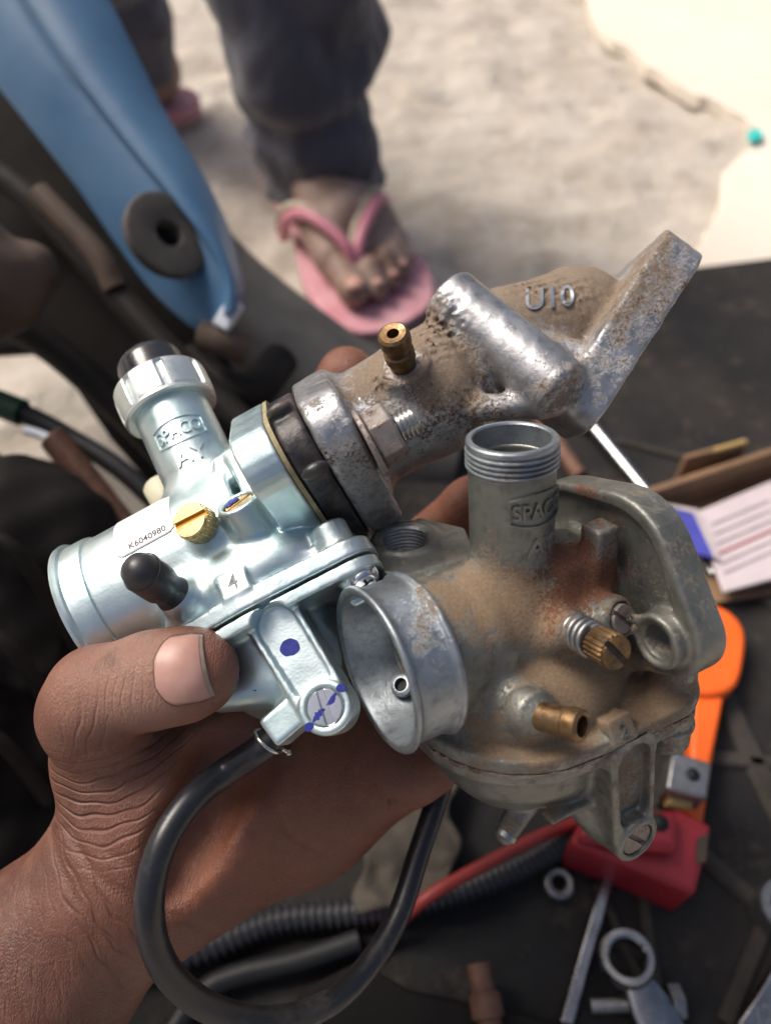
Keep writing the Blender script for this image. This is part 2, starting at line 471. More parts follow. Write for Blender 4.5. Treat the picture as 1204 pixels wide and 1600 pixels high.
        def fn(X, Y, Z):
            x, y, z = X - o[0], Y - o[1], Z - o[2]
            u = x * Mm[0, 0] + y * Mm[1, 0] + z * Mm[2, 0]; v = x * Mm[0, 1] + y * Mm[1, 1] + z * Mm[2, 1]; t = x * Mm[0, 2] + y * Mm[1, 2] + z * Mm[2, 2]
            if M is None:                       # two of the three axes only: cheap
                pass
            d = None
            for (nx, ny), q in zip(N, off):
                e = u * nx + v * ny - q
                d = e if d is None else np.maximum(d, e)
            dx = d + rd; dy = np.abs(t - (a + b) / 2) - (b - a) / 2 + rd
            return np.minimum(np.maximum(dx, dy), 0) + np.sqrt(np.maximum(dx, 0) ** 2 + np.maximum(dy, 0) ** 2) - rd
        s.op(fn, cor.min(0), cor.max(0), k, cut)
    def rough(s, fn, lo, hi):
        sl, X, Y, Z = s.sub(lo, hi); s.F[sl] += fn(X, Y, Z)
    def mesh(s, name, scale=.001, smooth=1):
        F = s.F; n = F.shape; neg = F < 0
        m = [slice(None, -1), slice(1, None)]
        cnt = sum(neg[m[i], m[j], m[k]].astype(np.int8) for i in (0, 1) for j in (0, 1) for k in (0, 1))
        act = (cnt > 0) & (cnt < 8); idx = np.argwhere(act)
        corners = [(i, j, k) for i in (0, 1) for j in (0, 1) for k in (0, 1)]
        val = {c: F[idx[:, 0] + c[0], idx[:, 1] + c[1], idx[:, 2] + c[2]] for c in corners}
        acc = np.zeros((len(idx), 3), np.float32); num = np.zeros(len(idx), np.float32)
        for c in corners:
            for ax in range(3):
                if c[ax] == 0:
                    c2 = list(c); c2[ax] = 1; c2 = tuple(c2)
                    a, b_ = val[c], val[c2]; x = (a < 0) != (b_ < 0)
                    t = np.where(x, a / np.where(x, a - b_, 1), 0)
                    p = np.array(c, np.float32)[None, :].repeat(len(idx), 0); p[:, ax] += t
                    acc += p * x[:, None]; num += x
        V = (idx + acc / num[:, None]) * s.h + s.lo
        cell = np.full(act.shape, -1, np.int32); cell[act] = np.arange(len(idx))
        quads = []
        for ax in range(3):
            lo_ = [slice(None)] * 3; hi_ = [slice(None)] * 3; lo_[ax] = slice(None, -1); hi_[ax] = slice(1, None)
            ch = neg[tuple(lo_)] != neg[tuple(hi_)]
            o1, o2 = [(1, 2), (2, 0), (0, 1)][ax]
            e = np.argwhere(ch); ok = (e[:, o1] > 0) & (e[:, o2] > 0) & (e[:, o1] < n[o1] - 1) & (e[:, o2] < n[o2] - 1); e = e[ok]
            def cid(d1, d2):
                q = e.copy(); q[:, o1] += d1; q[:, o2] += d2
                return cell[q[:, 0], q[:, 1], q[:, 2]]
            q = np.stack([cid(-1, -1), cid(0, -1), cid(0, 0), cid(-1, 0)], 1)
            fl = neg[e[:, 0], e[:, 1], e[:, 2]]
            q = np.where(fl[:, None], q, q[:, ::-1]); quads.append(q)
        Q = np.concatenate(quads)
        for _ in range(smooth):                              # light smoothing of the stair-steps
            A = np.zeros_like(V); C = np.zeros(len(V), np.float32)
            for i in range(4):
                for j in (1, 3):
                    np.add.at(A, Q[:, i], V[Q[:, (i + j) % 4]]); np.add.at(C, Q[:, i], 1)
            V = V * .45 + .55 * A / np.maximum(C, 1)[:, None]
        s.V = V; s.Q = Q
        me = bpy.data.meshes.new(name)
        me.vertices.add(len(V)); me.vertices.foreach_set('co', (V * scale).astype(np.float32).ravel())
        me.loops.add(len(Q) * 4); me.loops.foreach_set('vertex_index', Q.ravel().astype(np.int32))
        me.polygons.add(len(Q)); me.polygons.foreach_set('loop_start', (np.arange(len(Q)) * 4).astype(np.int32))
        me.update(calc_edges=True); me.validate()
        me.polygons.foreach_set('use_smooth', np.ones(len(me.polygons), bool)); me.update()
        return me
def hull(pts):
    pts = sorted(set((round(x, 4), round(y, 4)) for x, y in pts))
    def half(ps):
        o = []
        for p in ps:
            while len(o) > 1 and (o[-1][0] - o[-2][0]) * (p[1] - o[-2][1]) - (o[-1][1] - o[-2][1]) * (p[0] - o[-2][0]) <= 1e-9: o.pop()
            o.append(p)
        return o
    a = half(pts); b_ = half(pts[::-1]); return a[:-1] + b_[:-1]

def paint(me, name, V, blobs, base=0.0, top=None, amount=0.0):
    """amount of dirt per vertex: base + gaussian blobs ((x,y,z), radius, weight) + dust lying on faces turned to `top`"""
    a = np.full(len(V), base, np.float32)
    for (c, r, wt) in blobs:
        d2 = ((V - np.array(c, np.float32)) ** 2).sum(1); a += wt * np.exp(-d2 / (r * r))
    if top is not None:
        nn = np.zeros(len(V) * 3, np.float32); me.vertices.foreach_get('normal', nn)
        a += amount * np.clip(nn.reshape(-1, 3) @ np.array(top, np.float32), 0, 1)
    at = me.attributes.new(name, 'FLOAT', 'POINT'); at.data.foreach_set('value', a)
def paint_obj(o, name, blobs, base=0.0):
    me = o.data; V = np.zeros(len(me.vertices) * 3, np.float32); me.vertices.foreach_get('co', V)
    paint(me, name, V.reshape(-1, 3) * 1000, blobs, base)

def pose(bx, uy, o, k=1.0):
    bx = Vector(bx).normalized(); uy = Vector(uy); uy = (uy - bx * uy.dot(bx)).normalized(); sz = bx.cross(uy)
    M = (Matrix((bx, uy, sz)).transposed() * k).to_4x4(); M.translation = Vector(o) * .001 * k
    return CAM @ M
def up_local(M):
    return (M.to_3x3().inverted() @ Vector((0, 0, 1))).normalized()

# small hardware shared by both carburettors ------------------------------------------------
def slot_screw(name, o, axis, r, hgt, mat, parent, slot=.0, slot_ang=0.0, slotmat=None, knurl=0, head_dom=.5, slot_w=None):
    """cylinder head with a real slot cut in it: two half discs on a base"""
    o = Vector(o); ax = Vector(axis).normalized(); M = frame(ax)
    Rz = Matrix.Rotation(slot_ang, 3, 'Z'); M2 = M @ Rz; sw = slot_w or r * .16; sd = max(.5, r * .22)
    m = MB()
    rf = (lambda rr, h, a: rr * (1 + .045 * (1 if (int(a / (2 * math.pi) * knurl * 2) % 2) else -1)) if rr > r * .9 else rr) if knurl else None
    m.lathe([(r, 0), (r, hgt - sd)], o, ax, 96 if knurl else 40, rfun=rf)
    for sg in (-1, 1):
        a0 = math.asin(min(.99, sw / r)); pts = []
        for j in range(25):
            a = a0 + (math.pi - 2 * a0) * j / 24
            pts.append((r * .97 * math.cos(a), sg * r * .97 * math.sin(a)))
        if sg < 0: pts = pts[::-1]
        m.prism(pts, hgt - sd, hgt, M2, o)
    ob = m.build(name, mat, parent, 30, bevel=.00012)
    if slotmat:
        MB().box(o + ax * (hgt - sd + .04), (r * .98, sw, .05), M2).build('slot', slotmat, ob)
    return ob
def ring_part(name, o, axis, r_out, r_in, h, mat, parent, ch=.25, seg=64):
    return MB().lathe([(r_in, 0), (r_out - ch, 0), (r_out, ch), (r_out, h - ch), (r_out - ch, h), (r_in + ch, h), (r_in, h - ch)], o, axis, seg, closed=True).build(name, mat, parent, 30)
def wrap_text(body, size, R, y0, ang0, depth, mat, parent, name, bold=0.0, sx=1.0, shear=0.0):
    vs, fs = text_data(body, size, depth, bold)
    out = []
    for v in vs:
        a = ang0 + v.x * sx / R; r = R + v.z
        out.append((r * math.sin(a), y0 + v.y + shear * v.x, r * math.cos(a)))
    return MB().add(out, fs).build(name, mat, parent, 40)
def wrap_frame(R, y0, ang0, w, h, mat, parent, name='logo_frame', t=.35, dep=.35, bulge=1.0):
    """raised border of the maker's badge (flat-ended lens) bent round the tower"""
    top = [(-w / 2 + w * i / 24, h / 2 * (.72 + .28 * bulge * (1 - ((i - 12) / 12) ** 2))) for i in range(25)]
    loop = top + [(x, -y) for x, y in top[::-1]]
    n = len(loop); vs = []; fs = []
    for (x, y) in loop:
        sx_ = 1 - 2 * t / w; sy_ = 1 - 2 * t / h
        for (qx, qy, rr) in ((x, y, R - .2), (x, y, R + dep), (x * sx_, y * sy_, R + dep), (x * sx_, y * sy_, R - .2)):
            a = ang0 + qx / R; vs.append((rr * math.sin(a), y0 + qy, rr * math.cos(a)))
    for i in range(n):
        j = (i + 1) % n
        for k in range(3): fs.append((i * 4 + k, j * 4 + k, j * 4 + k + 1, i * 4 + k + 1))
    return MB().add(vs, fs).build(name, mat, parent, 30)

def lay_text(target, vs, fs, c, T, lift):
    """letters laid on a casting: every vertex is dropped onto the surface along the tab's normal"""
    d = T @ Vector((0, 0, -1)); out = []
    for v in vs:
        p = c + T @ Vector((v.x * .9, v.y, 0))
        hit, loc, nrm, _ = target.ray_cast((p - d * 9) * .001, d)
        q = loc * 1000 if hit else p
        out.append(q - d * (v.z + lift))
    return MB().add(out, fs)
# ================================================================== ground
def nz(x, y, z=0.0): return mnoise.fractal(Vector((x, y, z)), 1.0, 2.0, 5)
xs = np.concatenate([np.linspace(-8, -1.0, 12)[:-1], np.linspace(-1.0, 1.3, 170), np.linspace(1.3, 8, 12)[1:]])
ys = np.concatenate([np.linspace(-4, .1, 10)[:-1], np.linspace(.1, 2.0, 170), np.linspace(2.0, 10, 12)[1:]])
rows = [[(x, y, -.014 + .009 * nz(x * 7, y * 7) + .0105 * nz(x * 20, y * 20, 3)) for x in xs] for y in ys]
props(MB().grid(rows).build('ground', 'dusty_concrete', scale=1, sharp=0), kind='structure')

def slab(name, pts, z0, h, mat, parent=None, bevel=.001, sharp=30, jitter=0.0, seed=1, lift=None):
    """flat body lying at height z0 whose outline is given at photograph positions"""
    P = [gpt(px, py, z0 + h) for px, py in pts]
    a = sum(P[i].x * P[(i + 1) % len(P)].y - P[(i + 1) % len(P)].x * P[i].y for i in range(len(P)))
    if a < 0: P = P[::-1]
    c = sum(P, Vector()) / len(P); n = len(P)
    o = MB(); vs = [Vector((p.x - c.x, p.y - c.y, 0)) for p in P] + [Vector((p.x - c.x, p.y - c.y, h)) for p in P]
    o.add(vs, [tuple(range(n - 1, -1, -1)), tuple(range(n, 2 * n))] + [(i, (i + 1) % n, n + (i + 1) % n, n + i) for i in range(n)])
    T = Matrix.Translation((c.x, c.y, z0))
    if parent is not None: T = parent.matrix_world.inverted() @ T
    return o.build(name, mat, parent, sharp, bevel=bevel, scale=1, matrix=T)

edge = spline([(900, -140), (925, 20), (1000, 88), (1080, 140), (1150, 172), (1186, 208), (1160, 240), (1132, 268), (1128, 310), (1108, 352), (1082, 400), (1078, 440)], 6)
re_ = random.Random(5)
edge = [(float(p[0]) + re_.uniform(-3, 3), float(p[1]) + re_.uniform(-3, 3)) for p in edge]
props(slab('pavement', edge + [(1500, 440), (2300, -140)], -.012, .0165, 'pale_screed', bevel=.007), kind='structure')
props(slab('plastic_chip', [(1168, 203), (1190, 199), (1191, 214), (1170, 219)], .008, .004, 'turquoise'), 'small turquoise plastic chip on the pale pavement edge', 'chip')

# ================================================================== black rubber mat with raised ribs
MAT_T = .010
mat_ = slab('rubber_mat', [(520, 492), (760, 457), (1204, 402), (1420, 376), (1900, 1900), (-150, 1900), (250, 1330), (420, 760)], .001, MAT_T - .001, 'mat_rubber', bevel=.002)
props(mat_, 'dusty black ribbed rubber mat spread under the tools', 'mat')
for (a, b_, wd) in (((960, 690), (1170, 745), 10), ((1085, 1000), (1290, 1420), 26), ((1085, 1330), (1200, 1430), 20), ((1200, 1430), (1130, 1600), 16), ((990, 1300), (1025, 1560), 12), ((1060, 1180), (1300, 1205), 18), ((930, 1380), (1010, 1560), 10), ((1100, 880), (1260, 980), 14)):
    A = gpt(*a, MAT_T); B = gpt(*b_, MAT_T); d = (B - A); L = d.length; d.normalize(); w2 = wd / 1204 * .36 * .85
    n_ = Vector((-d.y, d.x, 0)); k = .003
    vs = [A + n_ * w2, A - n_ * w2, B - n_ * w2, B + n_ * w2, A + n_ * w2 * .55 + Vector((0, 0, k)), A - n_ * w2 * .55 + Vector((0, 0, k)), B - n_ * w2 * .55 + Vector((0, 0, k)), B + n_ * w2 * .55 + Vector((0, 0, k))]
    q = MB().add(vs, [(0, 3, 2, 1), (4, 5, 6, 7), (0, 1, 5, 4), (1, 2, 6, 5), (2, 3, 7, 6), (3, 0, 4, 7)])
    q.build('rib', 'rib_dust', mat_, 30, scale=1, bevel=.001, matrix=mat_.matrix_world.inverted())

# ================================================================== motorcycle: blue body panel, grommet, mudguard, frame, engine
mo = empty('motorcycle', Matrix.Translation(gpt(60, 900, 0)), 'blue motorcycle with bare side panel and sooty engine, standing behind the hand', 'motorcycle')
MI = mo.matrix_world.inverted()
def mpart(m, name, mat, **kw): return m.build(name, mat, kw.pop('parent', mo), kw.pop('sharp', 35), scale=1, matrix=MI if kw.pop('top', True) else None, **kw)
ST = [((-90, 20), (-30, -90), (120, -100)), ((-5, 130), (75, 70), (215, 92)), ((60, 212), (145, 162), (262, 186)), ((122, 292), (205, 238), (312, 268)), ((182, 378), (265, 308), (350, 345)), ((240, 455), (322, 378), (372, 412)), ((296, 506), (352, 436), (379, 455)), ((322, 518), (352, 492), (374, 484))]
rows = []
sp = [spline([q[k] for q in ST], 6) for k in range(3)]
for i in range(len(sp[0])):
    L_, M_, R_ = sp[0][i], sp[1][i], sp[2][i]; r = []
    for t in np.linspace(0, 1, 9)[:-1]:
        p = L_ * (1 - t) + M_ * t; r.append(wpt(p[0], p[1], 392 - 14 * t - (2.5 * math.sin(t * math.pi))))
    for t in np.linspace(0, 1, 9):
        p = M_ * (1 - t) + R_ * t; r.append(wpt(p[0], p[1], 378 - 4.5 * (t > .02) * min(1, t * 9) + 16 * t * t - 4 * math.sin(t * math.pi)))
    rows.append(r)
pan = mpart(MB().grid(rows), 'side_panel', 'blue_paint', sharp=50, solid=.0022, bevel=.0006)
ax = CAM.to_3x3() @ Vector((.62, .17, .77)); gc = wpt(256, 374, 374)
MB().lathe([(6.4, -3), (6.4, 6.0), (7.0, 7.0), (8.4, 7.3), (14, 7.5), (18.8, 7.6), (20.6, 7.2), (21.4, 5.6), (21.2, 2.0), (19.6, .4), (17, -1), (12, -3)], gc * 1000, ax, 64, closed=True).build('grommet', 'grommet_rubber', mo, 40, matrix=MI)
MB().lathe([(6.3, -1.0), (0, -1.0)], gc * 1000, ax, 40).build('bolt_recess', 'rubber_black', mo, 40, matrix=MI)
mpart(MB().box(wpt(357, 492, 380), (.0042, .0078, .003), (CAM.to_3x3() @ Matrix.Rotation(rad(-32), 3, 'Z'))), 'white_tab', 'tab_white', bevel=.001)
# mudguard: curved black sheet right of the panel
U = spline([(300, 260), (345, 345), (385, 392), (440, 440), (500, 485), (560, 528), (640, 575), (740, 620)], 5)
Md = spline([(270, 320), (310, 420), (350, 470), (405, 535), (465, 590), (535, 640), (625, 680), (720, 700)], 5)
Lo = spline([(240, 420), (290, 500), (325, 580), (375, 655), (440, 715), (520, 760), (600, 790), (700, 800)], 5)
rows = []
for a, b_, c in zip(U, Md, Lo):
    r = []
    for t in np.linspace(0, 1, 7)[:-1]: p = a * (1 - t) + b_ * t; r.append(wpt(p[0], p[1], 500 - 34 * math.sin(t * math.pi / 2)))
    for t in np.linspace(0, 1, 6): p = b_ * (1 - t) + c * t; r.append(wpt(p[0], p[1], 466 + 22 * t * t))
    rows.append(r)
mpart(MB().grid(rows), 'mudguard', 'black_fender', sharp=60, solid=.003, bevel=.0008)
# sooty frame plate under the panel and tubes
def plate(pts, d0, d1, name, mat, thick=14):
    P = [wpt(x, y, d0 + (d1 - d0) * i / (len(pts) - 1)) for i, (x, y) in enumerate(pts)]
    nrm = CAM.to_3x3() @ Vector((0, 0, -1)) * thick * .001; n = len(P)
    return mpart(MB().add(P + [p + nrm for p in P], [tuple(range(n))[::-1], tuple(range(n, 2 * n))] + [(i, (i + 1) % n, n + (i + 1) % n, n + i) for i in range(n)]), name, mat, bevel=.003)
plate([(-260, -120), (-20, 60), (60, 190), (150, 300), (240, 410), (340, 530), (400, 660), (500, 790), (420, 860), (330, 850), (245, 772), (170, 685), (105, 590), (45, 548), (-160, 560)], 425, 440, 'frame_plate', 'engine_soot')
def mtube(pts, r, name, mat, seg=14):
    return mpart(MB().tube([wpt(*p) for p in spline(pts, 8)], r, seg), name, mat, sharp=60)
mtube([(-60, 230, 405), (60, 320, 402), (150, 420, 400), (260, 545, 398), (400, 680, 396)], .0075, 'frame_tube', 'engine_dark')
mtube([(-60, 470, 400), (70, 535, 402), (190, 640, 400), (300, 755, 398), (420, 880, 395)], .0085, 'frame_tube', 'engine_dark')
mtube([(60, 300, 392), (150, 395, 392), (180, 450, 395)], .006, 'bracket', 'dirty_brown')
mtube([(-60, 622, 372), (40, 648, 370), (120, 690, 368), (190, 735, 366), (260, 800, 366)], .0048, 'cable', 'rubber_black')
mtube([(-60, 616, 371), (-10, 628, 370), (35, 645, 369)], .0066, 'cable_sleeve', 'green_plastic')
# rusty return spring
A = wpt(82, 682, 352); B = wpt(215, 850, 350); dvec = (B - A); L = dvec.length; mm = frame(dvec)
mpart(MB().tube([A + mm @ Vector((.0055 * math.cos(t), .0055 * math.sin(t), L * t / (2 * math.pi * 26))) for t in np.linspace(0, 2 * math.pi * 26, 520)], .0012, 7), 'return_spring', 'spring_rust', sharp=60)
mtube([(40, 672, 356), (66, 680, 354), (84, 690, 352)], .0022, 'spring_hook', 'tab_white')
# cover piece at the left edge, lumps of the engine below
def lump(name, mat, prims, lo, hi, h, amp=.6, seed=1, parent=mo):
    F = Field(lo, hi, h)
    for i, (kind, a, b_, r1, r2) in enumerate(prims):
        if kind == 'cone': F.cone(a, b_, r1, r2, k=6 if i else 0)
        elif kind == 'box': F.box(a, b_, r1, rd=r2, k=4 if i else 0)
        elif kind == 'cyl': F.cyl(a, b_, r1, r2, rd=2, k=3 if i else 0)
    rs_ = np.random.RandomState(seed); Q = [(rs_.normal(size=3) * .16, rs_.uniform(0, 6.28)) for _ in range(6)]
    F.rough(lambda X, Y, Z: sum(amp * np.sin(X * q[0] + Y * q[1] + Z * q[2] + p) / 3 for q, p in Q), lo, hi)
    return link(F.mesh(name), name, mat, parent, MI @ CAM)
c = lambda px, py, d: np.array(cpt(px, py, d), np.float32)
lump('seat_edge', 'dirty_brown', [('cone', c(-120, 340, 352), c(-40, 440, 350), 26, 24), ('cone', c(-40, 440, 350), c(40, 425, 362), 22, 15), ('cone', c(-60, 480, 350), c(20, 470, 358), 20, 14)], (-265, 60, -395), (-140, 190, -310), 1.6, .8)
lump('engine_case', 'engine_soot', [('cone', c(-220, 900, 320), c(20, 880, 322), 60, 45), ('cone', c(20, 880, 326), c(150, 930, 330), 38, 22), ('cone', c(-150, 1150, 300), c(40, 1120, 318), 60, 34), ('cone', c(60, 1000, 325), c(200, 1060, 330), 30, 22), ('cone', c(-200, 1320, 290), c(-20, 1350, 300), 50, 36), ('cyl', c(30, 1000, 300), c(30, 1000, 280), 20, 18)], (-330, -215, -385), (-70, 60, -215), 2.2, 1.6, 3)
for i in range(3):
    a, b_ = (-80, 830 + i * 150, 270 - i * 4), (120 - i * 22, 1010 + i * 120, 290 - i * 6)
    mpart(MB().tube([wpt(*p) for p in spline([a, ((a[0] + b_[0]) / 2, a[1] + 26, a[2] - 3), b_], 6)], .0028, 8), 'cooling_fin', 'engine_dark', sharp=60)
mtube([(300, 560, 420), (340, 600, 408), (395, 610, 412), (440, 560, 430)], .010, 'footrest_bracket', 'engine_dark')
mtube([(322, 524, 392), (352, 532, 388), (385, 545, 392)], .0085, 'panel_mount', 'dirty_brown')

# unseen tank and seat, added out of view to shade the engine and frame
F = Field((-760, -300, 395), (-330, 560, 600), 8)
F.cone((-560, -150, 500), (-560, 420, 510), 85, 75, k=0); F.ell((-560, 130, 495), (185, 330, 80), k=40)
link(F.mesh('unseen_seat'), 'unseen_seat', 'rubber_black', mo, MI)
# ================================================================== the other person: feet, flip-flops, trousers
HEEL = gpt(448, 255, 0); TOE = gpt(612, 520, 0); fw = (TOE - HEEL); fw.z = 0; FLEN = fw.length * 1000; fw.normalize()
FXM = Matrix((Vector((-fw.y, fw.x, 0)), fw, Vector((0, 0, 1)))).transposed().to_4x4()       # columns: right(image), forward, up
FXM.translation = Vector((HEEL.x, HEEL.y, 0))
other = empty('person', FXM, 'standing person in dark grey trousers and pink flip-flops, seen from the shins down', 'person')
def make_foot(L, mirror=1):
    F = Field((-60, -35, 10), (62, L + 15, 215), 1.5); sx = mirror
    c3 = lambda a, b_, r1, r2, k=10: F.cone((a[0] * sx, a[1], a[2]), (b_[0] * sx, b_[1], b_[2]), r1, r2, k=k)
    F.cone((0, 28, 45), (0, 40, 70), 28, 30, k=0)
    c3((0, 30, 42), (0, 60, 44), 27, 26); c3((2, 52, 84), (2, 46, 230), 31, 40, 14)
    c3((-4, 60, 62), (-8, L - 95, 42), 31, 25, 14); c3((8, 70, 48), (16, L - 90, 33), 26, 20, 14)
    c3((-20, L - 95, 36), (-23, L - 66, 32), 20, 16); c3((26, L - 100, 30), (28, L - 82, 28), 16, 13)
    c3((-23, L - 66, 30), (-22, L - 22, 28), 13, 11.5, 5)
    for (x0, x1, y1, r) in ((-4, -3, L - 22, 8.5), (10, 12, L - 30, 7.6), (21, 24, L - 41, 7.0), (30, 34, L - 54, 6.6)):
        c3((x0, L - 82, 30), (x0 * .5 + x1 * .5, y1 - 16, 33), r + 3, r + .5, 5); c3((x0 * .5 + x1 * .5, y1 - 16, 33), (x1, y1, 25), r + .5, r, 3)
    F.box((0, L / 2, 5), (90, L, 11.5), rd=.5, k=2, cut=True)
    return F.mesh('foot', smooth=2)
def outline(L, grow=0):
    return [(x * (1 + grow / 50), y) for x, y in [(float(a), float(b_)) for a, b_ in spline([(0, -16), (26, -6), (36, 30), (36, 80), (40, L - 120), (50, L - 80), (50, L - 45), (36, L - 8), (8, L + 10), (-22, L + 12), (-42, L - 6), (-48, L - 45), (-45, L - 90), (-36, L - 140), (-34, 80), (-35, 30), (-25, -6), (0, -16)], 5)][:-1]]
def sandal(parent, L, M=None):
    s = MB().prism(outline(L), 1, 15, ).build('flip_flop', 'sole_pink', parent, 40, bevel=.002, matrix=M)
    for nm, mt, off, r in (('strap', 'strap_pink', 0, 4.6), ('strap_lining', 'strap_beige', -13, 4.0)):
        for sg in (-1, 1):
            z_ = lambda y, k: k
            pts = [(-12, L - 38 + off * .4, 22 + (4 if off else 0)), (-12 + sg * 6, L - 52 + off, 48), (-8 + sg * 27, L - 84 + off, 58), (-4 + sg * 41, L - 114 + off, 42), (sg * 45, L - 136 + off, 14)]
            P = [Vector(p) for p in spline(pts, 7)]
            MB().tube(P, r, 10).build(nm, mt, s, 60)
    return s
fm = make_foot(FLEN); fo = link(fm, 'foot', 'foot_skin', other)
sandal(other, FLEN)
for (tx0, ty0, tz0, rx0, ry0) in ((-22, FLEN - 16, 38.5, 8.0, 8.5), (-3, FLEN - 19, 32.8, 4.6, 5), (12, FLEN - 27, 31.8, 4.0, 4.4), (24, FLEN - 38, 31.2, 3.6, 4)):
    MB().add([(tx0 + rx0 * math.cos(t), ty0 + ry0 * math.sin(t) * (1.0 if math.sin(t) < 0 else .8), tz0 + 1.2 - .07 * (rx0 * math.cos(t)) ** 2 * .35 - (.25 * ry0 * math.sin(t) if math.sin(t) > 0 else 0)) for t in np.linspace(0, 2 * math.pi, 20)[:-1]] + [(tx0, ty0, tz0 + 1.6)], [(i, (i + 1) % 19, 19) for i in range(19)]).build('toenail', 'nail', other, 0, solid=.001)
# rear foot
R_A = gpt(292, 172, 0); R_M = other.matrix_world.inverted() @ (Matrix.Translation((R_A.x, R_A.y, 0)) @ Matrix.Rotation(rad(118), 4, 'Z'))
fo2 = link(fm, 'foot', None, other, R_M @ Matrix.Translation((0, 0, 0)) @ Matrix.Scale(-1, 4, (1, 0, 0)))
sandal(other, FLEN, R_M @ Matrix.Scale(-1, 4, (1, 0, 0)))
def trouser(cx, cy, r0, z0, lean, seed):
    rows = []; n = 72
    for i in range(70):
        z = z0 + i * 5.0; row = []
        for j in range(n + 1):
            a = 2 * math.pi * (j % n) / n; ca, sa = math.cos(a), math.sin(a)
            bag = 4.0 * math.exp(-((z - z0 - 42) / 12) ** 2) - 7.0 * math.exp(-((z - z0 - 66 - 8 * ca) / 9) ** 2) + 5 * math.exp(-((z - z0 - 100 - 14 * sa) / 20) ** 2)
            fold = 4.5 * (abs(math.sin(1.5 * a + z * .022 + seed)) - .5) + 3.4 * math.sin(2 * a + z * .035 + seed) + 2.6 * math.sin(3 * a - z * .06 + 2 * seed) + 5.0 * nz(ca * 1.4 + seed, sa * 1.4, z * .018) + 2.2 * nz(ca * 4 + seed, sa * 4, z * .05)
            r = r0 + z * .06 + bag + fold
            row.append((cx + lean[0] * z + r * ca, cy + lean[1] * z + r * 1.08 * sa, z + (5 * math.sin(a + seed) if i == 0 else 0)))
        rows.append(row)
    return MB().grid(rows)
OI = other.matrix_world.inverted()
lc = gpt(508, 268, .05)
trouser(lc.x * 1000, lc.y * 1000 + 10, 47, 34, (-.10, .05), 1.3).build('trouser_leg', 'denim', other, 0, solid=.0015, matrix=OI)
lc = R_A + Vector((-.04, -.02, 0))
trouser(lc.x * 1000 - 14, lc.y * 1000 + 0, 56, 44, (-.10, .02), 4.1).build('trouser_leg', 'denim', other, 0, solid=.0015, matrix=OI)
# ================================================================== the hand (one continuous mesh), in camera-aligned millimetres about the wrist
HM = CAM.copy()
def hp3(px, py, d): return tuple(cpt(px, py, d))
person = empty('person', CAM @ Matrix.Translation(cpt(215, 1340, 190) * .001), 'bare brown forearm and hand gripping the two carburetors with the thumb on top', 'person')
HO = CAM.inverted() @ person.matrix_world
ho = Vector(HO.translation) * 1000
def HP(px, py, d): return np.array(cpt(px, py, d) - ho, np.float32)
F = Field((-125, -135, -95), (115, 150, 50), .78)
def seg(a, b_, r1, r2, k): F.cone(HP(*a), HP(*b_), r1, r2, k=k)
# forearm and wrist
F.cone(HP(-210, 1850, 196), HP(50, 1530, 192), 28, 23.5, k=0)
seg((50, 1530, 192), (220, 1340, 194), 23.5, 18.8, 10)
seg((60, 1500, 202), (250, 1340, 206), 19.0, 17.0, 12)
# heel of the hand, palm
seg((222, 1340, 194), (330, 1270, 202), 20, 20, 12)
seg((275, 1350, 204), (470, 1262, 214), 18.5, 18.5, 12)
seg((470, 1262, 214), (625, 1165, 224), 18.5, 16.5, 9)       # little-finger side
seg((330, 1270, 199), (590, 1100, 232), 20, 16, 10)
seg((330, 1250, 200), (530, 1040, 238), 20, 16, 10)
seg((300, 1230, 196), (455, 1000, 238), 19, 16, 10)
# thenar, thumb
seg((238, 1310, 194), (168, 1188, 190), 18, 11.6, 9)
seg((250, 1290, 198), (225, 1195, 198), 18, 12, 10)
seg((300, 1230, 203), (200, 1170, 196), 15, 9.5, 9)
seg((168, 1188, 190), (146, 1118, 178), 11.4, 10.2, 7)
seg((146, 1118, 178), (156, 1090, 173), 10.2, 10.1, 5)
seg((152, 1084, 173), (240, 1062, 168), 10.0, 9.6, 6)
seg((240, 1062, 168), (294, 1052, 166), 9.75, 9.4, 5)
seg((294, 1052, 166), (309, 1048, 167), 9.3, 8.4, 4)
F.ell(HP(137, 1112, 179), (10.6,10.6,10.2), k=4)
# fingers behind the carburetors
seg((455, 1000, 238), (400, 830, 262), 13, 10.5, 7)
seg((400, 830, 262), (505, 655, 252), 10.2, 9.0, 4)
seg((505, 655, 250), (542, 588, 240), 9.6, 9.2, 3)
seg((530, 1040, 238), (640, 880, 248), 13, 10.4, 7)
seg((640, 880, 248), (740, 795, 234), 10.4, 9.6, 4)
seg((740, 795, 234), (800, 765, 226), 9.6, 8.6, 3)
seg((590, 1100, 232), (740, 1010, 240), 13, 10.2, 6)
seg((740, 1010, 240), (860, 930, 232), 10, 9, 4)
seg((625, 1165, 224), (770, 1120, 230), 11, 8.8, 6)
seg((648, 1205, 213), (672, 1190, 216), 9, 8.6, 5)
seg((770, 1120, 230), (850, 1060, 226), 8.6, 7.8, 4)
# nail bed
tip0 = Vector(HP(150, 1086, 161)); tip1 = Vector(HP(306, 1052, 155)); tx_ = (tip1 - tip0).normalized()
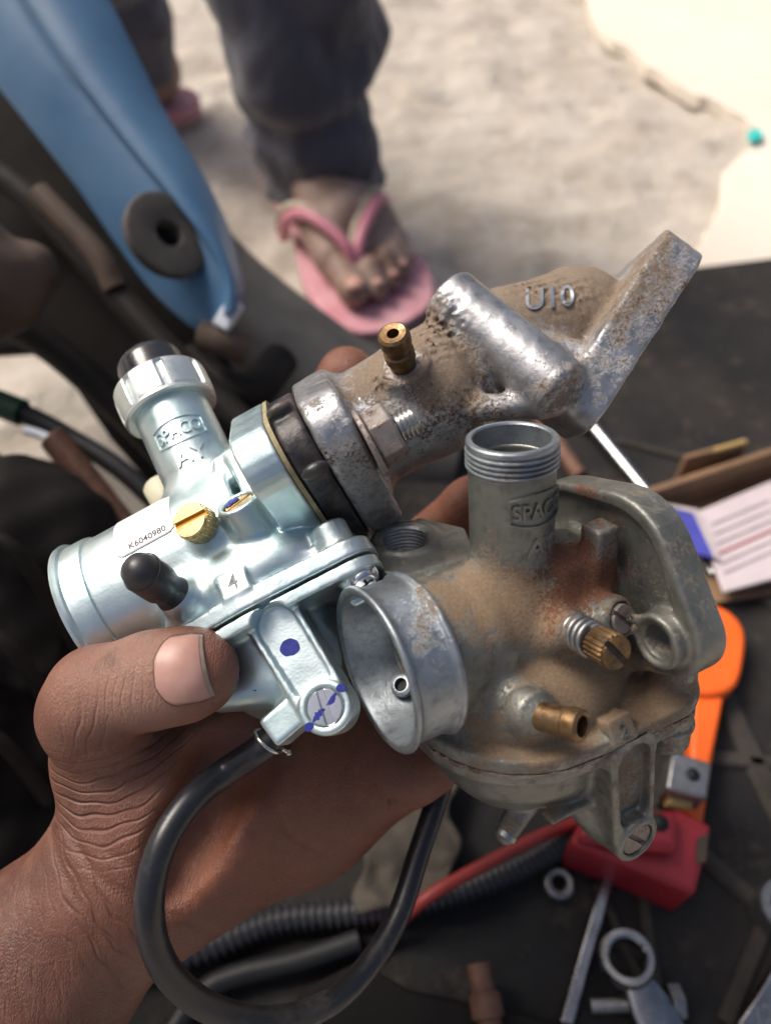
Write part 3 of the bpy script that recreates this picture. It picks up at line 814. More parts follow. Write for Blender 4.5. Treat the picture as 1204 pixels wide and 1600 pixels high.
# skin folds where the thumb meets the palm, wrist folds, knuckle folds
FOLDS = []
def fold(px, py, d, rx, ry, n, amp, ang, curve=0.0):
    """a fan of parallel skin folds: phase and strength are stored on the mesh, the skin material turns them into relief"""
    FOLDS.append((HP(px, py, d), rx * d / 1204, ry * d / 1204, n, amp, ang, curve))
fold(178, 1240, 182, 108, 74, 8.0, 1.25, rad(9), -.020)
fold(165, 1130, 172, 52, 42, 4, .45, rad(70))
fold(195, 1062, 164, 62, 72, 9.5, .24, rad(84))
fold(170, 1400, 180, 110, 60, 4.4, .9, rad(-58), .004)
fold(60, 1480, 180, 130, 150, 13, .20, rad(-72), .0)
def crease(pts, depth, wid):
    P = [HP(*p) for p in pts]
    for a, b_ in zip(P[:-1], P[1:]):
        F.cone(a, b_, wid, wid, k=1.6, cut=True)
crease([(620, 1270, 206.0), (585, 1210, 206.0), (560, 1150, 208)], 1, .5)
crease([(420, 1165, 192), (500, 1165, 202), (560, 1150, 211)], 1, .4)
for a_, b_, r_ in (((430, 1120, 187), (345, 1210, 184), 6.5), ((345, 1210, 184), (298, 1300, 180), 6.0), ((298, 1300, 180), (262, 1372, 178), 4.0)):
    F.cone(HP(*a_), HP(*b_), r_, r_, k=9, cut=True)
me = F.mesh('hand', smooth=3)
Vh = F.V
paint(me, 'palm', Vh, [(HP(480, 1200, 205), 34, .9), (HP(380, 1300, 195), 26, .7), (HP(600, 1180, 210), 22, .8), (HP(540, 590, 240), 16, .9), (HP(720, 790, 235), 22, .9), (HP(300, 1360, 180), 18, .35)], 0)
paint(me, 'pale', Vh, [(HP(180, 1075, 150), 13, .75), (HP(110, 1090, 155), 12, .45), (HP(225, 1130, 155), 9, .45), (HP(180, 1200, 168), 12, .25), (HP(60, 1420, 170), 25, .12), (HP(330, 1000, 150), 6, .8)], 0)
paint(me, 'grime', Vh, [(HP(110, 1040, 156), 7, .35), (HP(155, 1018, 160), 5, .6), (HP(200, 1040, 160), 6, .2), (HP(100, 1130, 168), 6, .4), (HP(90, 1090, 155), 5, .35), (HP(230, 1005, 150), 6, .15), (HP(300, 1360, 178), 16, .2)], .06)
paint(me, 'tip', Vh, [(HP(345, 1070, 148), 7.5, .95), (HP(320, 1125, 150), 7, .5)], 0)
for k_, (c, rx, ry, n_, amp, ang, curve) in enumerate(FOLDS):
    ca, sa = math.cos(ang), math.sin(ang)
    x = (Vh[:, 0] - c[0]) * ca + (Vh[:, 1] - c[1]) * sa; y = -(Vh[:, 0] - c[0]) * sa + (Vh[:, 1] - c[1]) * ca + curve * ((Vh[:, 0] - c[0]) * ca + (Vh[:, 1] - c[1]) * sa) ** 2
    wd = amp * np.exp(-(x / rx) ** 2 * 1.5 - (y / ry) ** 2 * 1.5 - ((Vh[:, 2] - c[2]) / 30) ** 2)
    ph = y / (2 * ry) * n_ * 2 * math.pi + .8 * np.sin(x * .35 + y * .5) + .5 * np.sin(x * .8 - y * .23)
    for nm, arr in (('ph%d' % k_, ph), ('fw%d' % k_, wd)):
        at = me.attributes.new(nm, 'FLOAT', 'POINT'); at.data.foreach_set('value', arr.astype(np.float32))
cr = np.zeros(len(Vh), np.float32)
for pts, wd, dep in (([(80, 1296), (95, 1350), (118, 1400), (140, 1440), (165, 1490), (190, 1535)], 1.25, 1.1), ([(106, 1296), (135, 1345), (165, 1380), (212, 1410)], 1.25, 1.0), ([(165, 1328), (200, 1350), (250, 1366)], 1.2, .6), ([(250, 1425), (300, 1442), (350, 1462)], 1.3, .8), ([(438, 1268), (455, 1305), (500, 1330)], .8, .5), ([(125, 1180), (165, 1170), (215, 1150)], 1.2, .8), ([(118, 1194), (165, 1190), (235, 1160)], 1.1, .8), ([(205, 1000), (196, 1040), (200, 1075)], 1.0, .25), ([(226, 994), (216, 1030), (212, 1060)], 1.0, .2)):
    P = [HP(*p, 185)[:2] for p in spline(pts, 6)] if False else [HP(float(p[0]), float(p[1]), 180)[:2] for p in spline(pts, 6)]
    # distances are measured along the sight lines of a 180 mm plane, so grooves keep their width on the skin
    zc = Vh[:, 2] + ho.z; qx = (Vh[:, 0] + ho.x) / -zc * 180 - ho.x; qy = (Vh[:, 1] + ho.y) / -zc * 180 - ho.y
    dm = np.full(len(Vh), 9e9, np.float32)
    for a, b_ in zip(P[:-1], P[1:]):
        ba = b_ - a; t = np.clip(((qx - a[0]) * ba[0] + (qy - a[1]) * ba[1]) / max(float(ba @ ba), 1e-6), 0, 1)
        dm = np.minimum(dm, (qx - a[0] - t * ba[0]) ** 2 + (qy - a[1] - t * ba[1]) ** 2)
    cr += dep * np.exp(-dm / (wd * wd))
nn = np.zeros(len(Vh) * 3, np.float32); me.vertices.foreach_get('normal', nn); cr *= np.clip(nn.reshape(-1, 3)[:, 2] * 3, 0, 1)
at = me.attributes.new('crease', 'FLOAT', 'POINT'); at.data.foreach_set('value', cr)
link(me, 'hand', 'skin', person)
# thumb nail: a curved plate on the back of the thumb tip
nc = Vector(HP(281, 1047, 157.6))
nx = (Vector(HP(322, 1046, 158.4)) - Vector(HP(244, 1057, 158.0))).normalized(); nzv = Vector((-.05, .10, 1)); nzv = (nzv - nx * nzv.dot(nx)).normalized(); ny = nzv.cross(nx)
def nail_grid(L, W, Rc, lift, s0=0., s1=1., pad=1.0):
    rows = []
    for i in range(21):
        u = s0 + (s1 - s0) * i / 20; row = []
        w_ = W * (1 - .62 * max(0, (.42 - u) / .42) ** 2.4) * (1 - .06 * max(0, (u - .8) / .2))
        for j in range(25):
            v = (j / 24 - .5) * 2
            y = v * w_; x = (u - .5) * L - 1.0 * (1 - v * v) * (-.5 if u > .5 else .0) * 0 + max(0, u - .55) / .45 * (-1.3 * v * .5)
            z = -(Rc - math.sqrt(Rc * Rc - y * y)) - .018 * (u - .45) ** 2 * L * L * .35 + lift
            row.append(nc + nx * x + ny * y + nzv * z)
        rows.append(row)
    return rows
hand_ob = bpy.data.objects['hand']
def conform(rows, lift):
    out = []
    for row in rows:
        r = []
        for p in row:
            hit, loc, nr, _ = hand_ob.ray_cast((p + nzv * 12) * .001, -nzv)
            r.append((loc * 1000 if hit else p) + nzv * lift)
        out.append(r)
    return out
nl_ = MB().grid(conform(nail_grid(9.4, 6.7, 10.4, 1.0), .26)).build('thumbnail', 'nail', person, 0, solid=.0005, bevel=0)
MB().grid(conform(nail_grid(9.6, 6.7, 10.4, .95, .98, 1.04), .28)).build('nail_edge', 'nail_edge', nl_, 0, solid=.0006)
MB().grid(conform(nail_grid(10.1, 7.0, 10.2, .68), .06)).build('nail_rim', 'nail_dirt', nl_, 0, solid=.0005)
# ================================================================== the new carburettor
NEWM = pose((.8785, .4777, 0), (-.4560, .8386, -.2979), (-37.29, -7.76, -189.32), 1.03)
FL = [(6.5, 0, 20.8), (3, 24, 9.0), (3, -24, 9.0)]          # outline of the mounting flange (y, z, r)
new = empty('new_carburetor', NEWM, 'shiny new bluish zinc carburetor with capped tower and barcode sticker, pinched under the thumb', 'carburetor', 'carburetors held in the hand')

F = Field((-35, -27, -37), (31, 43, 37), .4)
F.cyl((-31, 0, 0), (8, 0, 0), 17.6, rd=1, k=0)
F.cyl((0, 0, 0), (0, 41, 0), 9.7, rd=.5, k=5)
F.ell((3, -14, 0), (25, 13, 20.5), k=5)
F.plate([(0, 0, 22.5), (14, 24, 6.3), (-14, 24, 6.3), (8, -14, 13)], 1, -22.6, -18.6, rd=.35, k=.8)
F.plate([(0, 0, 19), (11.5, 21, 5), (-11, 21, 5), (6, -14, 10.5)], 1, -20, -15.8, rd=.5, k=.9)
F.plate([(4, -2, 18.5), (2, -22, 8)], 0, 9.8, 15, rd=.9, k=2)
F.plate(FL, 0, 14.2, 22.8, rd=.6, k=.4)
F.cone((0, -2, 6), (.3, -1.2, 14.5), 7, 5.0, k=3)
F.cyl((8.6, -12.5, 9), (9.0, .6, 20.6), 5.0, rd=.7, k=1.6)
F.cone((-12.2, -14, 8), (-12.2, -12.2, 17.5), 7.5, 4.6, k=3.5)
F.box((.8, -16.4, 19.5), (3.4, 3.2, 2.2), Matrix.Rotation(-.35, 3, 'X'), rd=.5, k=.8)
F.cyl((23.3, -21, 14), (23.3, -12.3, 14), 4.4, rd=.8, k=1.5)
F.cyl((23.3, -21, -14), (23.3, -12.3, -14), 4.4, rd=.8, k=1.5)
F.box((15, -6, 6), (3.5, 9, 6), rd=1.5, k=3)
F.cyl((-13, 3, -14), (-13, 13, -25), 8.5, rd=1, k=3)        # choke boss at the back
F.box((10, 13, 9), (4, 4, 3), rd=1, k=3)
F.cyl((9.0, .75, 20.8), (8.95, -.9, 19.3), 3.7, rd=.2, k=.3, cut=True)
me = F.mesh('body'); body = link(me, 'body', 'zinc_new', new)

bell = MB().lathe([(17.0, -30), (18.3, -30.4), (18.5, -31.5), (18.5, -35.6), (19.2, -36.0), (19.6, -36.7), (19.4, -37.6), (18.4, -37.8), (17.4, -37.2), (14, -33), (11, -25), (11, -20), (8, -20)], (0, 0, 0), (1, 0, 0), 96).build('inlet_bell', 'zinc_new', new, 30)
# threaded cap with grip notches
def grip(r, h, a):
    if r < 12 or not (41.2 < h < 49.2): return r
    t = (a + .30) / (2 * math.pi) * 8; t = abs(t - round(t))
    return r - 1.0 * max(0, min(1, (.13 - t) / .05))
MB().lathe([(9.9, 40.0), (11.6, 39.8), (12.2, 40.3), (12.2, 41.1), (12.35, 41.3), (12.5, 43), (12.5, 45), (12.5, 47), (12.4, 48.6), (12.1, 49.3), (11.3, 49.9), (8.5, 50.0)], (0, 0, 0), (0, 1, 0), 192, rfun=grip).build('tower_cap', 'zinc_matte', new, 30)
MB().lathe([(8.7, 49.8), (8.7, 56.0), (8.3, 57.4), (7.4, 58.3), (6.4, 58.6), (6.0, 59.2), (4.8, 60.4), (2.8, 61.1), (0.0, 61.3)], (0, 0, 0), (0, 1, 0), 56).build('black_plug', 'plastic_black', new, 30)
wrap_frame(9.7, 29.6, .16, 13.6, 7.0, 'zinc_new', new, 'maker_badge', bulge=1.0)
wrap_text('SPACO', 4.9, 9.7, 29.4, .16, .5, 'zinc_new', new, 'maker_lettering', .05, .78)
wrap_text('AY', 5.6, 9.7, 21.8, .18, .5, 'zinc_new', new, 'code_lettering', .03, 1.1)
# sticker bent round the barrel
def on_barrel(x, th, r): return (x, r * math.sin(th), r * math.cos(th))
m = MB(); rows = []
for i in range(25):
    th = rad(10) + rad(60) * i / 24; v_ = abs(i / 24 - .5) * 2
    row = []
    for j in range(17):
        u_ = j / 16; ins = 0.0
        hw = 7.4; cr = 1.5; dv_ = (1 - v_) * 9.3
        if dv_ < cr: ins = cr - math.sqrt(max(0, cr * cr - (cr - dv_) ** 2))
        row.append(on_barrel(-14.2 + (u_ - .5) * 2 * (hw - ins), th, 17.78))
    rows.append(row)
st = m.grid(rows).build('sticker', 'sticker_white', new, 0, solid=.0001)
vs, fs = text_data('K6040980', 2.3, .01, .02)
MB().add([on_barrel(-13.6 + v.x * 1.0, rad(15.5) + v.y / 17.9, 17.9 + v.z) for v in vs], fs).build('serial_number', 'print_black', st, 0)
# idle screw, spring, air screw
ax = Vector((-.16, .14, 1)).normalized(); o = Vector((.2, -1.0, 14.0))
MB().lathe([(3.1, 0), (3.1, 7)], o, ax, 24).build('idle_shaft', 'steel_dull', new)
m = MB(); mm = frame(ax)
m.tube([o + mm @ Vector((3.3 * math.cos(t), 3.3 * math.sin(t), .6 + t / (2 * math.pi) * 1.15)) for t in np.linspace(0, 2 * math.pi * 4.2, 100)], .42, 7).build('idle_spring', 'steel_dull', new, 60)
slot_screw('idle_screw', o + ax * 5.6, ax, 4.1, 5.2, 'brass_new', new, slot_ang=-.1, slotmat='orange_slot', knurl=36)
slot_screw('air_screw', (8.96, -1.0, 19.2), (.03, .75, .66), 3.4, 1.7, 'brass_new', new, slot_ang=.5, slotmat='orange_slot')
m = MB(); mm = frame((.03, .75, .66))
for (dx, dy, r) in ((.9, -2.2, 1.25), (2.2, -1.2, 1.0), (1.7, -2.9, .8)):
    m = MB().lathe([(r * .9, 0), (r, .12), (r * .7, .3), (0, .36)], Vector((8.98, .35, 20.35)) + mm @ Vector((-dx, -dy, 0)), (.03, .75, .66), 18)
    m.build('paint_mark', 'ink_blue', new, 60)
# rubber cap on the vent nipple
ax = Vector((-.06, .30, .95)).normalized()
MB().lathe([(4.3, 0), (4.35, 1), (4.15, 3.5), (3.7, 5.5), (3.75, 7.2), (4.25, 8.5), (4.35, 11), (4.35, 14.6), (4.15, 15.2), (4.0, 15.6), (3.4, 17.6), (2.2, 18.7), (.9, 19.2), (0, 19.25)], (-12.3, -12.0, 16.2), ax, 48).build('vent_cap', 'rubber_cap', new, 50)
MB().lathe([(4.28, 14.9), (4.42, 15.05), (4.28, 15.2)], (-12.3, -12.0, 16.2), ax, 48, closed=True).build('cap_seam', 'rubber_black', new, 0)
# raised number on the tab
vs, fs = text_data('4', 5.6, .3, .04)
T = Matrix.Rotation(-.35, 3, 'X')
lay_text(body, vs, fs, Vector((.8, -16.4, 20.4)), T, -.16).build('number_mark', 'steel_dark', new, 30)
# gasket lip of the bowl joint + float bowl
F = Field((-26, -56, -26), (34, -20, 26), .4)
F.plate([(0, 0, 22.2), (14, 24, 6.2), (-14, 24, 6.2), (8, -14, 12.8)], 1, -26.2, -23.2, rd=.35, k=0)
F.ell((0, -26, -1), (17.5, 20, 16.5), k=2)
F.box((0, -15, 0), (60, 8.3, 60), rd=.1, k=0, cut=True)
F.plate([(4.4, -25.5, 5.9), (6.6, -47.8, 5.6)], 2, 8, 18.2, rd=.35, k=1.2)
F.plate([(4.6, -28.0, 4.5), (6.1, -41.0, 4.2)], 2, 16.6, 25, rd=.4, k=.3, cut=True)
F.cyl((6.6, -47.8, 12), (6.6, -47.8, 18.9), 5.6, rd=.6, k=.6)
F.cyl((6.6, -47.8, 17.7), (6.6, -47.8, 25), 3.95, rd=.2, k=.3, cut=True)
F.box((-.5, -45.2, 11), (7, 3.4, 4.6), Matrix.Rotation(rad(12), 3, 'Z'), rd=.7, k=1.0)
F.cone((-14, -33, 9), (0, -38, 8), 4.6, 5.5, k=2.5)
F.cyl((-5, -46.4, 11), (-11, -47.9, 10.4), 2.4, rd=.4, k=.6)
F.cyl((-12.5, -30, 10), (-12.5, -24, 10), 4, rd=.6, k=1)
F.box((24, -28.5, 14), (3.6, 3.6, 3.6), rd=1.2, k=1.5)
me = F.mesh('float_bowl'); bowl = link(me, 'float_bowl', 'zinc_new', new)
slot_screw('bowl_screw', (6.6, -47.8, 16.5), (0, 0, 1), 3.75, 2.5, 'chrome', bowl, slot_ang=1.42, slot_w=.8)
def blot(c, r, nrm, parent, seed):
    rr = random.Random(seed)
    MB().lathe([(r, -.1), (r, .06)], c, nrm, 40, rfun=lambda q, h, a: q * (1 + .09 * math.sin(2 * a + seed) + .035 * math.sin(3 * a + 2 * seed) + .02 * math.sin(7 * a))).build('paint_mark', 'ink_blue', parent, 30)
blot((4.9, -33.0, 16.62), 2.0, (0, 0, 1), bowl, 2)
for (dx, dy, hx, hy) in ((-2.0, -.9, 1.5, .50), (2.1, .7, 1.5, .45)):
    rr_ = random.Random(int(dx * 10)); ca_, sa_ = math.cos(rad(25)), math.sin(rad(25))
    pts_ = [((1 + .25 * rr_.uniform(-1, 1)) * hx * math.cos(t), (1 + .45 * rr_.uniform(-1, 1)) * hy * 1.3 * math.sin(t)) for t in np.linspace(0, 2 * math.pi, 22)[:-1]]
    MB().prism([(6.6 + dx + x * ca_ - y * sa_, -47.8 + dy + x * sa_ + y * ca_) for x, y in pts_], 18.98, 19.06).build('paint_mark', 'ink_blue', bowl)
for dx, dy in ((-4.6, -2.0), (4.7, 1.8)):
    blot((6.6 + dx, -47.8 + dy, 18.9), .95, (0, 0, 1), bowl, 5 + int(dx))
MB().box((-8.2, -33.0, 13.0), (1.2, 4.5, .5), Matrix.Rotation(rad(38), 3, 'Z')).build('paint_mark', 'ink_blue', bowl)
# cross-head screw with washer at the right end of the bowl joint
ax = Vector((.25, -.72, .65)).normalized(); o = Vector((25.0, -27.0, 15.5))
MB().lathe([(3.9, 0), (3.9, .7), (1, .7)], o, ax, 32).build('washer', 'chrome', bowl)
scr = MB().lathe([(3.1, .7), (3.1, 1.6), (2.7, 2.4), (1.6, 3.0), (0, 3.15)], o, ax, 32).build('cross_screw', 'chrome', bowl, 40)
mm = frame(ax)
for k in (0, 1): MB().box(o + ax * 3.0, (1.5, .35, .25), mm @ Matrix.Rotation(k * math.pi / 2 + .4, 3, 'Z')).build('slot', 'rubber_black', scr)
# cream plunger at the back of the tower
MB().lathe([(4.6, 0), (4.8, .4), (4.8, 8.6), (4.2, 9.4), (0, 9.4)], (-15.5, 25.5, -20), (-.1, 1, -.1), 36).build('choke_plunger', 'plastic_cream', new, 40, )
MB().lathe([(5.6, 0), (5.6, 3.2), (4.4, 3.6)], (-15.0, 21.5, -20), (-.1, 1, -.1), 36).build('plunger_collar', 'rubber_cap', new, 40)

# overflow hose (one end on the bowl), with a wire clip: points are carburettor-local
NI = NEWM.inverted()
def nl(px, py, d): return NI @ wpt(px, py, d) * 1000
hp = [(9, -46.5, 10.8)]
hp = [Vector((-6.6, -46.8, 10.9)), Vector((-11.5, -48.1, 10.3))] + [nl(*q) for q in ((352, 1206, 172), (296, 1254, 165), (254, 1320, 160), (234, 1400, 158), (241, 1475, 160), (275, 1535, 164), (335, 1578, 170), (420, 1595, 178), (505, 1572, 188), (570, 1515, 197), (622, 1430, 206), (655, 1330, 213), (690, 1225, 220), (720, 1120, 226))]
hs = [Vector(p) for p in spline([tuple(p) for p in hp], 10)]
MB().tube(hs, 3.05, 22).build('overflow_hose', 'hose_rubber', new, 60)
a = (hp[1] - hp[0]).normalized(); mm = frame(a); c0 = hp[0] + a * 2.6
cl = [c0 + mm @ Vector((3.4 * math.cos(t), 3.4 * math.sin(t), .35 * math.sin(t))) for t in np.linspace(-2.4, 2.9, 50)]
e1 = cl[0] + (cl[0] - c0).normalized() * 2.6; e2 = cl[-1] + (cl[-1] - c0).normalized() * 2.4
clip = MB().tube([e1] + cl + [e2], .42, 9).build('hose_clip', 'steel', new, 60)
for e in (e1, e2): MB().lathe([(0, -.7), (.5, -.5), (.7, 0), (.5, .5), (0, .7)], e, (0, 0, 1), 14).build('clip_end', 'steel', clip, 60)

# ================================================================== insulator spacer + intake pipe
man = empty('intake_pipe', NEWM @ Matrix.Translation((.03, .003, 0)), 'dirty cast aluminium intake pipe with brass nipple, bolted to the new carburetor', 'intake pipe')
OFF = Matrix.Translation((-.03, -.003, 0))
m = MB()
pts = hull([(y + r * math.cos(t), z + r * math.sin(t)) for (y, z, r) in FL for t in np.linspace(0, 2 * math.pi, 40)])
YZ = Matrix(((0, 0, 1), (1, 0, 0), (0, 1, 0)))
MB().prism(pts, 22.9, 23.9, YZ).build('paper_gasket', 'gasket_paper', man, matrix=OFF)
F = Field((22, -30, -42), (42, 34, 42), .6)
F.plate([(y - .3, z, r - .5) for y, z, r in FL], 0, 24.0, 30.4, rd=.9, k=0)
for (y, z) in ((10, 30.5), (-7, 33.0)):
    F.ell((26 + (y % 3), y, z), (3.2, 1.6, 2.2), k=1.2)
for (y, z) in ((25.5, 11), (20, 20)):
    F.ell((27, y, z), (5, 1.5, 3.4), k=1.0, cut=True)
me = F.mesh('insulator_spacer'); link(me, 'insulator_spacer', 'spacer_black', man, OFF)

F = Field((29, -32, -56), (142, 46, 42), .62)
F.plate([(y + .2, z, r + .1) for y, z, r in FL], 0, 30.6, 39.8, rd=1.3, k=0)
F.cyl((37, 10, 0), (68, 10.5, -1), 15.0, rd=2, k=5)
F.cone((60, 10.5, -1), (84, 15, -9), 15.0, 14.5, k=4)
F.cone((84, 15, -9), (106, 15, -17), 14.5, 15.5, k=5)
E1 = Vector((.88, .475, .0)).normalized(); N1 = Vector((.49, -.86, -.33)); N1 = (N1 - E1 * N1.dot(E1)).normalized(); Z1 = N1.cross(E1)
PM = Matrix((E1, Z1, N1)).transposed()                       # u along the plate, v across it, w through it
PO = Vector((107.5, 3.0, -10))
F.plate([(-22, 11, 6), (22, 11, 5.5), (0, -30, 9), (18, -30, 10), (22, -5, 5.5), (-20, -3, 6)], 2, -5.6, 5.6, rd=.4, k=2.5, o=PO, M=PM)
F.cyl((75.2, 27.5, 8), (85.5, -9.5, 9), 7.4, 7.6, rd=1.6, k=3.0)     # bolt boss
F.cone((82, 4, 4), (93, 0, 0), 6, 6, k=4)
F.cyl((56, 9, 8), (56.1, 12.6, 16), 6.0, rd=.8, k=2)        # nipple boss
F.cone((68, -3, 8), (83, -10, 7), 3.2, 3.0, k=3)           # gusset along the underside
F.ell((36, -4, 37), (3.4, 5, 3.0), k=.8, cut=True)             # chip knocked out of the rim
F.ell((33, 9, 35.5), (3, 4, 2.0), k=1, cut=True)
rs = np.random.RandomState(3)
def lumps(X, Y, Z):
    d = 0
    for k_, amp in ((.55, .09), (.9, .08), (1.7, .07)):
        for _ in range(3):
            q = rs.normal(size=3) * k_; ph = rs.uniform(0, 6.28)
            d = d + amp / 3 * np.sin(X * q[0] + Y * q[1] + Z * q[2] + ph)
    return d
F.rough(lumps, (29, -32, -56), (142, 46, 42))
QS = [(rs.normal(size=3) * 1.9, rs.uniform(0, 6.28)) for _ in range(9)]
def caked(c, r, amp):
    def fn(X, Y, Z):
        w_ = np.exp(-((X - c[0]) ** 2 + (Y - c[1]) ** 2 + (Z - c[2]) ** 2) / (r * r))
        return -amp * w_ * (.6 + sum(np.sin(X * q[0] + Y * q[1] + Z * q[2] + p) for q, p in QS) * .33)
    F.rough(fn, [q - 2 * r for q in c], [q + 2 * r for q in c])
for c_, r_, a_ in (((70, 20, 12), 6, .7), ((64, 14, 15), 5, .5), ((96, 22, 2), 7, .55), ((104, 16, 2), 6, .5), ((49, 12, 15), 4, .4), ((115, 12, 7), 8, .25), ((86, -8, 11), 5, .4)): caked(c_, r_, a_)
me = F.mesh('pipe_casting')
UPN = up_local(NEWM)
paint(me, 'dust', F.V, [((72, 22, 8), 13, .75), ((66, 8, 14), 12, .5), ((57, 20, 12), 7, .45), ((50, 18, 12), 7, .2), ((90, 24, 2), 10, .7), ((100, 20, 0), 14, .65), ((112, 18, 0), 16, .6), ((46, 14, 16), 8, .45), ((84, -8, 10), 7, .6), ((80, 15, 14), 9, -.9), ((79, 24, 12), 8, -.7), ((84, 2, 14), 7, -1.0), ((110, 16, 8), 7, -.3), ((125, 22, 5), 9, .35), ((112, 4, 9), 10, .14), ((98, -4, 9), 8, .12), ((122, 8, 9), 8, .12), ((109, 9, 9), 4, -.5), ((118, 14, 9), 4, -.5), ((100, 3, 9), 4, -.4), ((60, 2, 16), 12, .25)], .12, UPN, .16)
paint(me, 'rust', F.V, [((35, 22, 24), 7, .65), ((34, -10, 36), 12, .55), ((37, -22, 28), 14, .55), ((60, -3, 12), 12, .22), ((48, -4, 14), 10, .25), ((70, -4, 4), 12, .3), ((110, -2, 0), 12, .3), ((35, 6, 34), 10, -.25), ((120, 10, 0), 12, .22)], .08)
pc = link(me, 'pipe_casting', 'manifold_alloy', man, OFF)
# cast characters on the elbow
vs, fs = text_data('U10', 7.2, .5, .05)
tc = NI @ wpt(858, 466, 181) * 1000; tn = (NI.to_3x3() @ (CAM.translation - wpt(858, 466, 181))).normalized()
tx = (NI.to_3x3() @ (wpt(900, 462, 181) - wpt(815, 470, 181))); tx = (tx - tn * tx.dot(tn)).normalized(); ty = tn.cross(tx)
TM = Matrix((tx, ty, tn)).transposed()
LETTER = (tc, TM, vs, fs)
# brass nipple
o = Vector((56.1, 11.9, 14.6)); ax = Vector((.03, .25, .97)).normalized()
MB().lathe([(5.6, 0), (5.6, 2.2)], o, ax, 6).build('hexagon_collar', 'nut_rusty', man, 20, bevel=.0004, matrix=OFF)
paint_obj(bpy.data.objects['hexagon_collar'], 'dust', [], .35); paint_obj(bpy.data.objects['hexagon_collar'], 'rust', [], .1)
MB().lathe([(1.4, 10.4), (1.4, 12.8), (2.9, 13.0), (3.5, 12.5), (3.65, 11.4), (3.6, 9.6), (3.0, 9.0), (2.95, 7.4), (3.5, 7.0), (3.5, 4.6), (3.1, 4.2), (3.1, 2.0), (4.4, 1.8), (4.4, .5)][::-1], o, ax, 40).build('brass_nipple', 'brass_old', man, 30, matrix=OFF)
# flange bolt: washer, nut, stud
o = Vector((39.9, -4.2, 25)); ax = Vector((1, 0, 0))
for nm, pr, sg, mt in (('washer', [(8.0, 0), (8.0, 1.3), (2, 1.3)], 40, 'nut_rusty'), ('hexagon_nut', [(6.3, 1.3), (6.8, 1.7), (6.8, 6.4), (6.1, 7.0), (2, 7.0)], 6, 'nut_rusty')):
    q = MB().lathe(pr, o, ax, sg).build(nm, mt, man, 25, bevel=.0003, matrix=OFF); paint_obj(q, 'dust', [], .12); paint_obj(q, 'rust', [], .28)
MB().lathe([(3.0 + (.0 if i % 2 else .45), 5.5 + i * .5) for i in range(13)] + [(2.4, 12.2), (0, 12.2)], o, ax, 28).build('threaded_stud', 'steel', man, 30, matrix=OFF)
# ================================================================== the old carburettor
OLDM = pose((.8778, .268, -.3971), (-.0705, .892, .4464), (31.93, -26.34, -195.57), .90)
old = empty('old_carburetor', OLDM, 'worn dusty old carburetor with open threaded tower and rust stains, held at the right', 'carburetor', 'carburetors held in the hand')
UPO = up_local(OLDM)
def dirty(me, V, dust, rust, d0=.09, r0=.01, top=.20):
    paint(me, 'dust', V, dust, d0, UPO, top); paint(me, 'rust', V, rust, r0)

OF = [(4, -2, 25), (15, 13, 17.5), (2.8, 30.0, 10.2), (-3, -29, 10)]
F = Field((-31, -26, -48), (45, 45, 44), .5)
F.cyl((-27.5, 0, 0), (-12, 0, 0), 18.0, 15.5, rd=.8, k=0)
F.cyl((-14, 0, 0), (20, 1, 0), 15.8, rd=1, k=4)
F.cyl((0, 0, 0), (0, 43.4, 0), 10.1, rd=.4, k=6)
# choke boss: flat-topped block with a threaded hole
F.poly(hull([(-14, -23), (-13, -1), (-28, 5), (-41, -2), (-41, -16), (-33, -23), (-20, -26)]), 1, -4, 12.2, rd=1.6, k=2.2)
F.cyl((-12.3, 8, -31.5), (-12.3, 13.2, -31.5), 10.6, 9.2, rd=.8, k=1.5)
F.cyl((-12.3, 2, -31.5), (-12.3, 20, -31.5), 6.7, rd=.2, k=.3, cut=True)
F.cyl((-12.3, 12.6, -31.5), (-12.3, 20, -31.5), 7.8, rd=.2, k=.4, cut=True)
# flange
F.plate(OF, 0, 21.5, 30.5, rd=1.3, k=2.0)
F.plate([(4, -2, 22.4), (14, 12.5, 14.8), (3.4, 26, 7.6)], 0, 17, 23.4, rd=.6, k=.6, cut=True)
F.cyl((2, 1, 0), (24, 2, 0), 15.0, rd=1, k=4)
F.cyl((18, 2.6, 30.0), (25, 2.6, 30.0), 6.9, rd=.7, k=1.2)
F.cyl((18.9, 2.6, 30.0), (14, 2.6, 30.0), 5.2, rd=.2, k=.2, cut=True)
F.cyl((10, 2.6, 30.0), (40, 2.6, 30.0), 3.9, rd=.2, k=.3, cut=True)
# rib between tower and flange
F.box((17.6, 16, 11), (3.4, 9.5, 3.4), rd=1.0, k=2.2)
F.box((12, 8, 4), (7, 10, 8), rd=3, k=4)
# screw bosses
F.cone((2.5, 0, 10), (2.6, 6.2, 20.5), 8.0, 4.6, k=3.5)
F.cone((10, -1, 12), (14.2, 5.2, 19.5), 7, 5.4, k=3)
F.cyl((13.0, 3.8, 16), (14.6, 6.2, 22.2), 5.3, rd=.7, k=1.5)
F.cyl((14.55, 6.1, 22.0), (15.2, 7.0, 24.2), 3.9, rd=.2, k=.2, cut=True)
F.cone((-11, -13, 13), (-12.2, -8.6, 22.5), 9.0, 5.8, k=5)
F.cyl((-12.4, -8.2, 21), (-12.1, -7.6, 25.3), 5.2, rd=.5, k=1)
